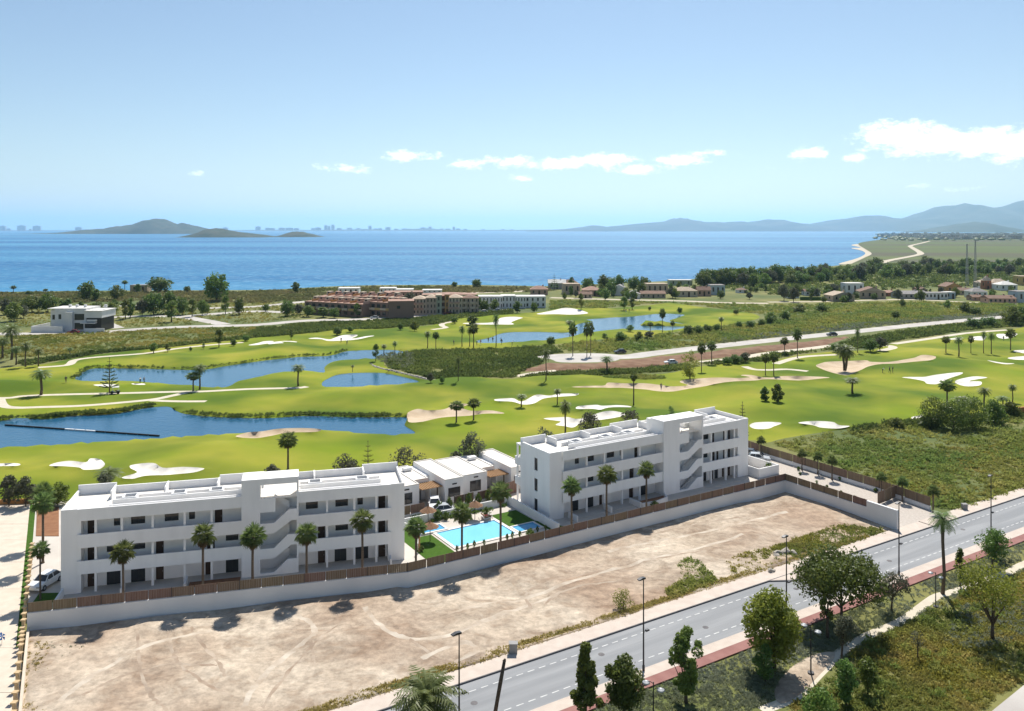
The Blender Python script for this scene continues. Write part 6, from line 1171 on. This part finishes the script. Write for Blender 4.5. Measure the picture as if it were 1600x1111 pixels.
for i, (x, y, k, rz, lb) in enumerate([(103,603.5,0,40,'golfer in navy top standing alone between palm and pine'),(219,599.5,1,200,'golfer bending at the bunker by the middle pond'),(225,599.5,2,90,'golfer in grey walking beside the bending golfer'),(533,535,0,10,'golfer standing in the upper bunker'),(542,538,1,160,'golfer bending below the upper bunker'),(709,541,2,60,'dark clad golfer walking beside the green by the palms'),(745,541,1,120,'golfer bending beside the fan palm cluster'),(751,541.5,3,20,'golfer in red top beside the fan palm cluster'),(763,535,2,30,'dark golfer at the water edge, left one of two'),(770,534.5,0,330,'dark golfer at the water edge, right one of two'),(783,535,2,280,'golfer on the bank nearest the tall palm'),(784,539,2,200,'golfer below the bank near the tall palm'),(800,539.5,1,100,'golfer bending near the scrub edge'),(1033,611,2,10,'golfer walking in the tan waste bunker'),(1379,584,1,60,'golfer bending beside two companions on the lower fairway'),(1390,584.5,2,90,'golfer in grey with companions on the lower fairway'),(1395,584.5,0,260,'golfer in navy with companions on the lower fairway'),(1568,532.5,2,0,'golfer in the far white bunker by the palms'),(978,488,3,0,'golfer in red top on the far green'),(983,488,0,20,'golfer in navy top on the far green')]):
    q = P(x, y); r = thing('person', lb, 'person', (q.x,q.y,gz(q.x,q.y)), R(rz), 'golfers on the course', 1.1); ob('body', bm_[pk[k]], None, r)
    if k == 1: ob('golf_club', club, None, r)
q = P(757,811); r = thing('person', 'person in red swimwear lying on the sun lounger', 'person', (q.x,q.y,-.02), R(110)); ob('body', bm_[pk[4]], None, r)
# pond boom
b = MB(); a0, a1 = P(8,664.5,-.4), P(250,681.5,-.4); bo = thing('pond_boom', 'dark floating boom lying across the front pond', 'boom', (a0.x,a0.y,-.4)); n = 15
for i in range(n):
    p, q = (a1-a0)*(i/n), (a1-a0)*((i+.93)/n); s_ = ob('float', MB().beam(p+Vector((0,0,.1)), q+Vector((0,0,.1)), .3, .26), M['white'] if 5 < i < 9 else M['rubber'], bo)
# stone edging between pond and marsh
se = thing('stone_edging', 'pale stone edging along the small pond bank', 'stone wall'); pts = smooth(W([(579,569),(588,574),(617,580.5),(650,588.5),(667,592.5),(690,596.5)]), False, 8); rs = random.Random(3)
st = []
for k in range(3):
    bb = bmesh.new(); bmesh.ops.create_icosphere(bb, subdivisions=2, radius=.55)
    for q in bb.verts: q.co *= 1+.5*noise.noise(q.co*2.2+Vector((k*7,0,0))); q.co.z = max(-.3, q.co.z*.72)
    me = bpy.data.meshes.new('stone'); bb.to_mesh(me); bb.free(); me.materials.append(M['rock']); st.append(me)
for i in range(len(pts)-1):
    n = max(1, int((pts[i+1]-pts[i]).length/.95))
    for j in range(n): c = pts[i].lerp(pts[i+1], j/n); o = ob('stone', st[(i+j)%3], None, se); o.location = (c.x,c.y,0); o.rotation_euler = (0,0,rs.uniform(0,6)); o.scale = (1.1,1.1,rs.uniform(.7,1.2))
for i, (x, y, s_) in enumerate([(1218,867,1.3),(1228,864,1.5),(1240,866,1.1),(1212,870,.9),(1205,895,1.1)]):
    q = P(x, y); o = ob('boulder', st[i%3], None); o.location = (q.x,q.y,.1); o.scale = (s_*1.1,s_*.8,s_); o.rotation_euler = (0,0,i); tag(o, 'pale boulder among weeds at the drive end of the bare plot', 'boulder', 'boulders at the plot edge')
# concrete block beside the pavement
q = P(802,1022); tag(ob('junction_box', MB().box(q.x-.4,q.x+.4,q.y-.3,q.y+.3,0,1.1).box(q.x-.46,q.x+.46,q.y-.36,q.y+.36,1.1,1.18), M['grey']), 'grey concrete junction box at the pavement edge', 'cabinet')
q = P(1507,797); tag(ob('junction_box', MB().box(q.x-.35,q.x+.35,q.y-.3,q.y+.3,0,.9).box(q.x-.4,q.x+.4,q.y-.35,q.y+.35,.9,.98), M['grey']), 'grey box on the pavement by the vacant lot', 'cabinet')
# ------------------------------------------------------------------ haze
m = bpy.data.materials.new('haze_air'); m.use_nodes = True; t = m.node_tree; t.nodes.clear()
out = N(t, 'ShaderNodeOutputMaterial'); v = N(t, 'ShaderNodeVolumePrincipled'); v.inputs['Color'].default_value = (.50,.77,1,1); v.inputs['Density'].default_value = 4.2e-5; v.inputs['Anisotropy'].default_value = .45
t.links.new(v.outputs[0], out.inputs['Volume'])
b = MB().box(-50000, 50000, -300, 70000, -3, 950); tag(ob('haze', b, m), kind='stuff')
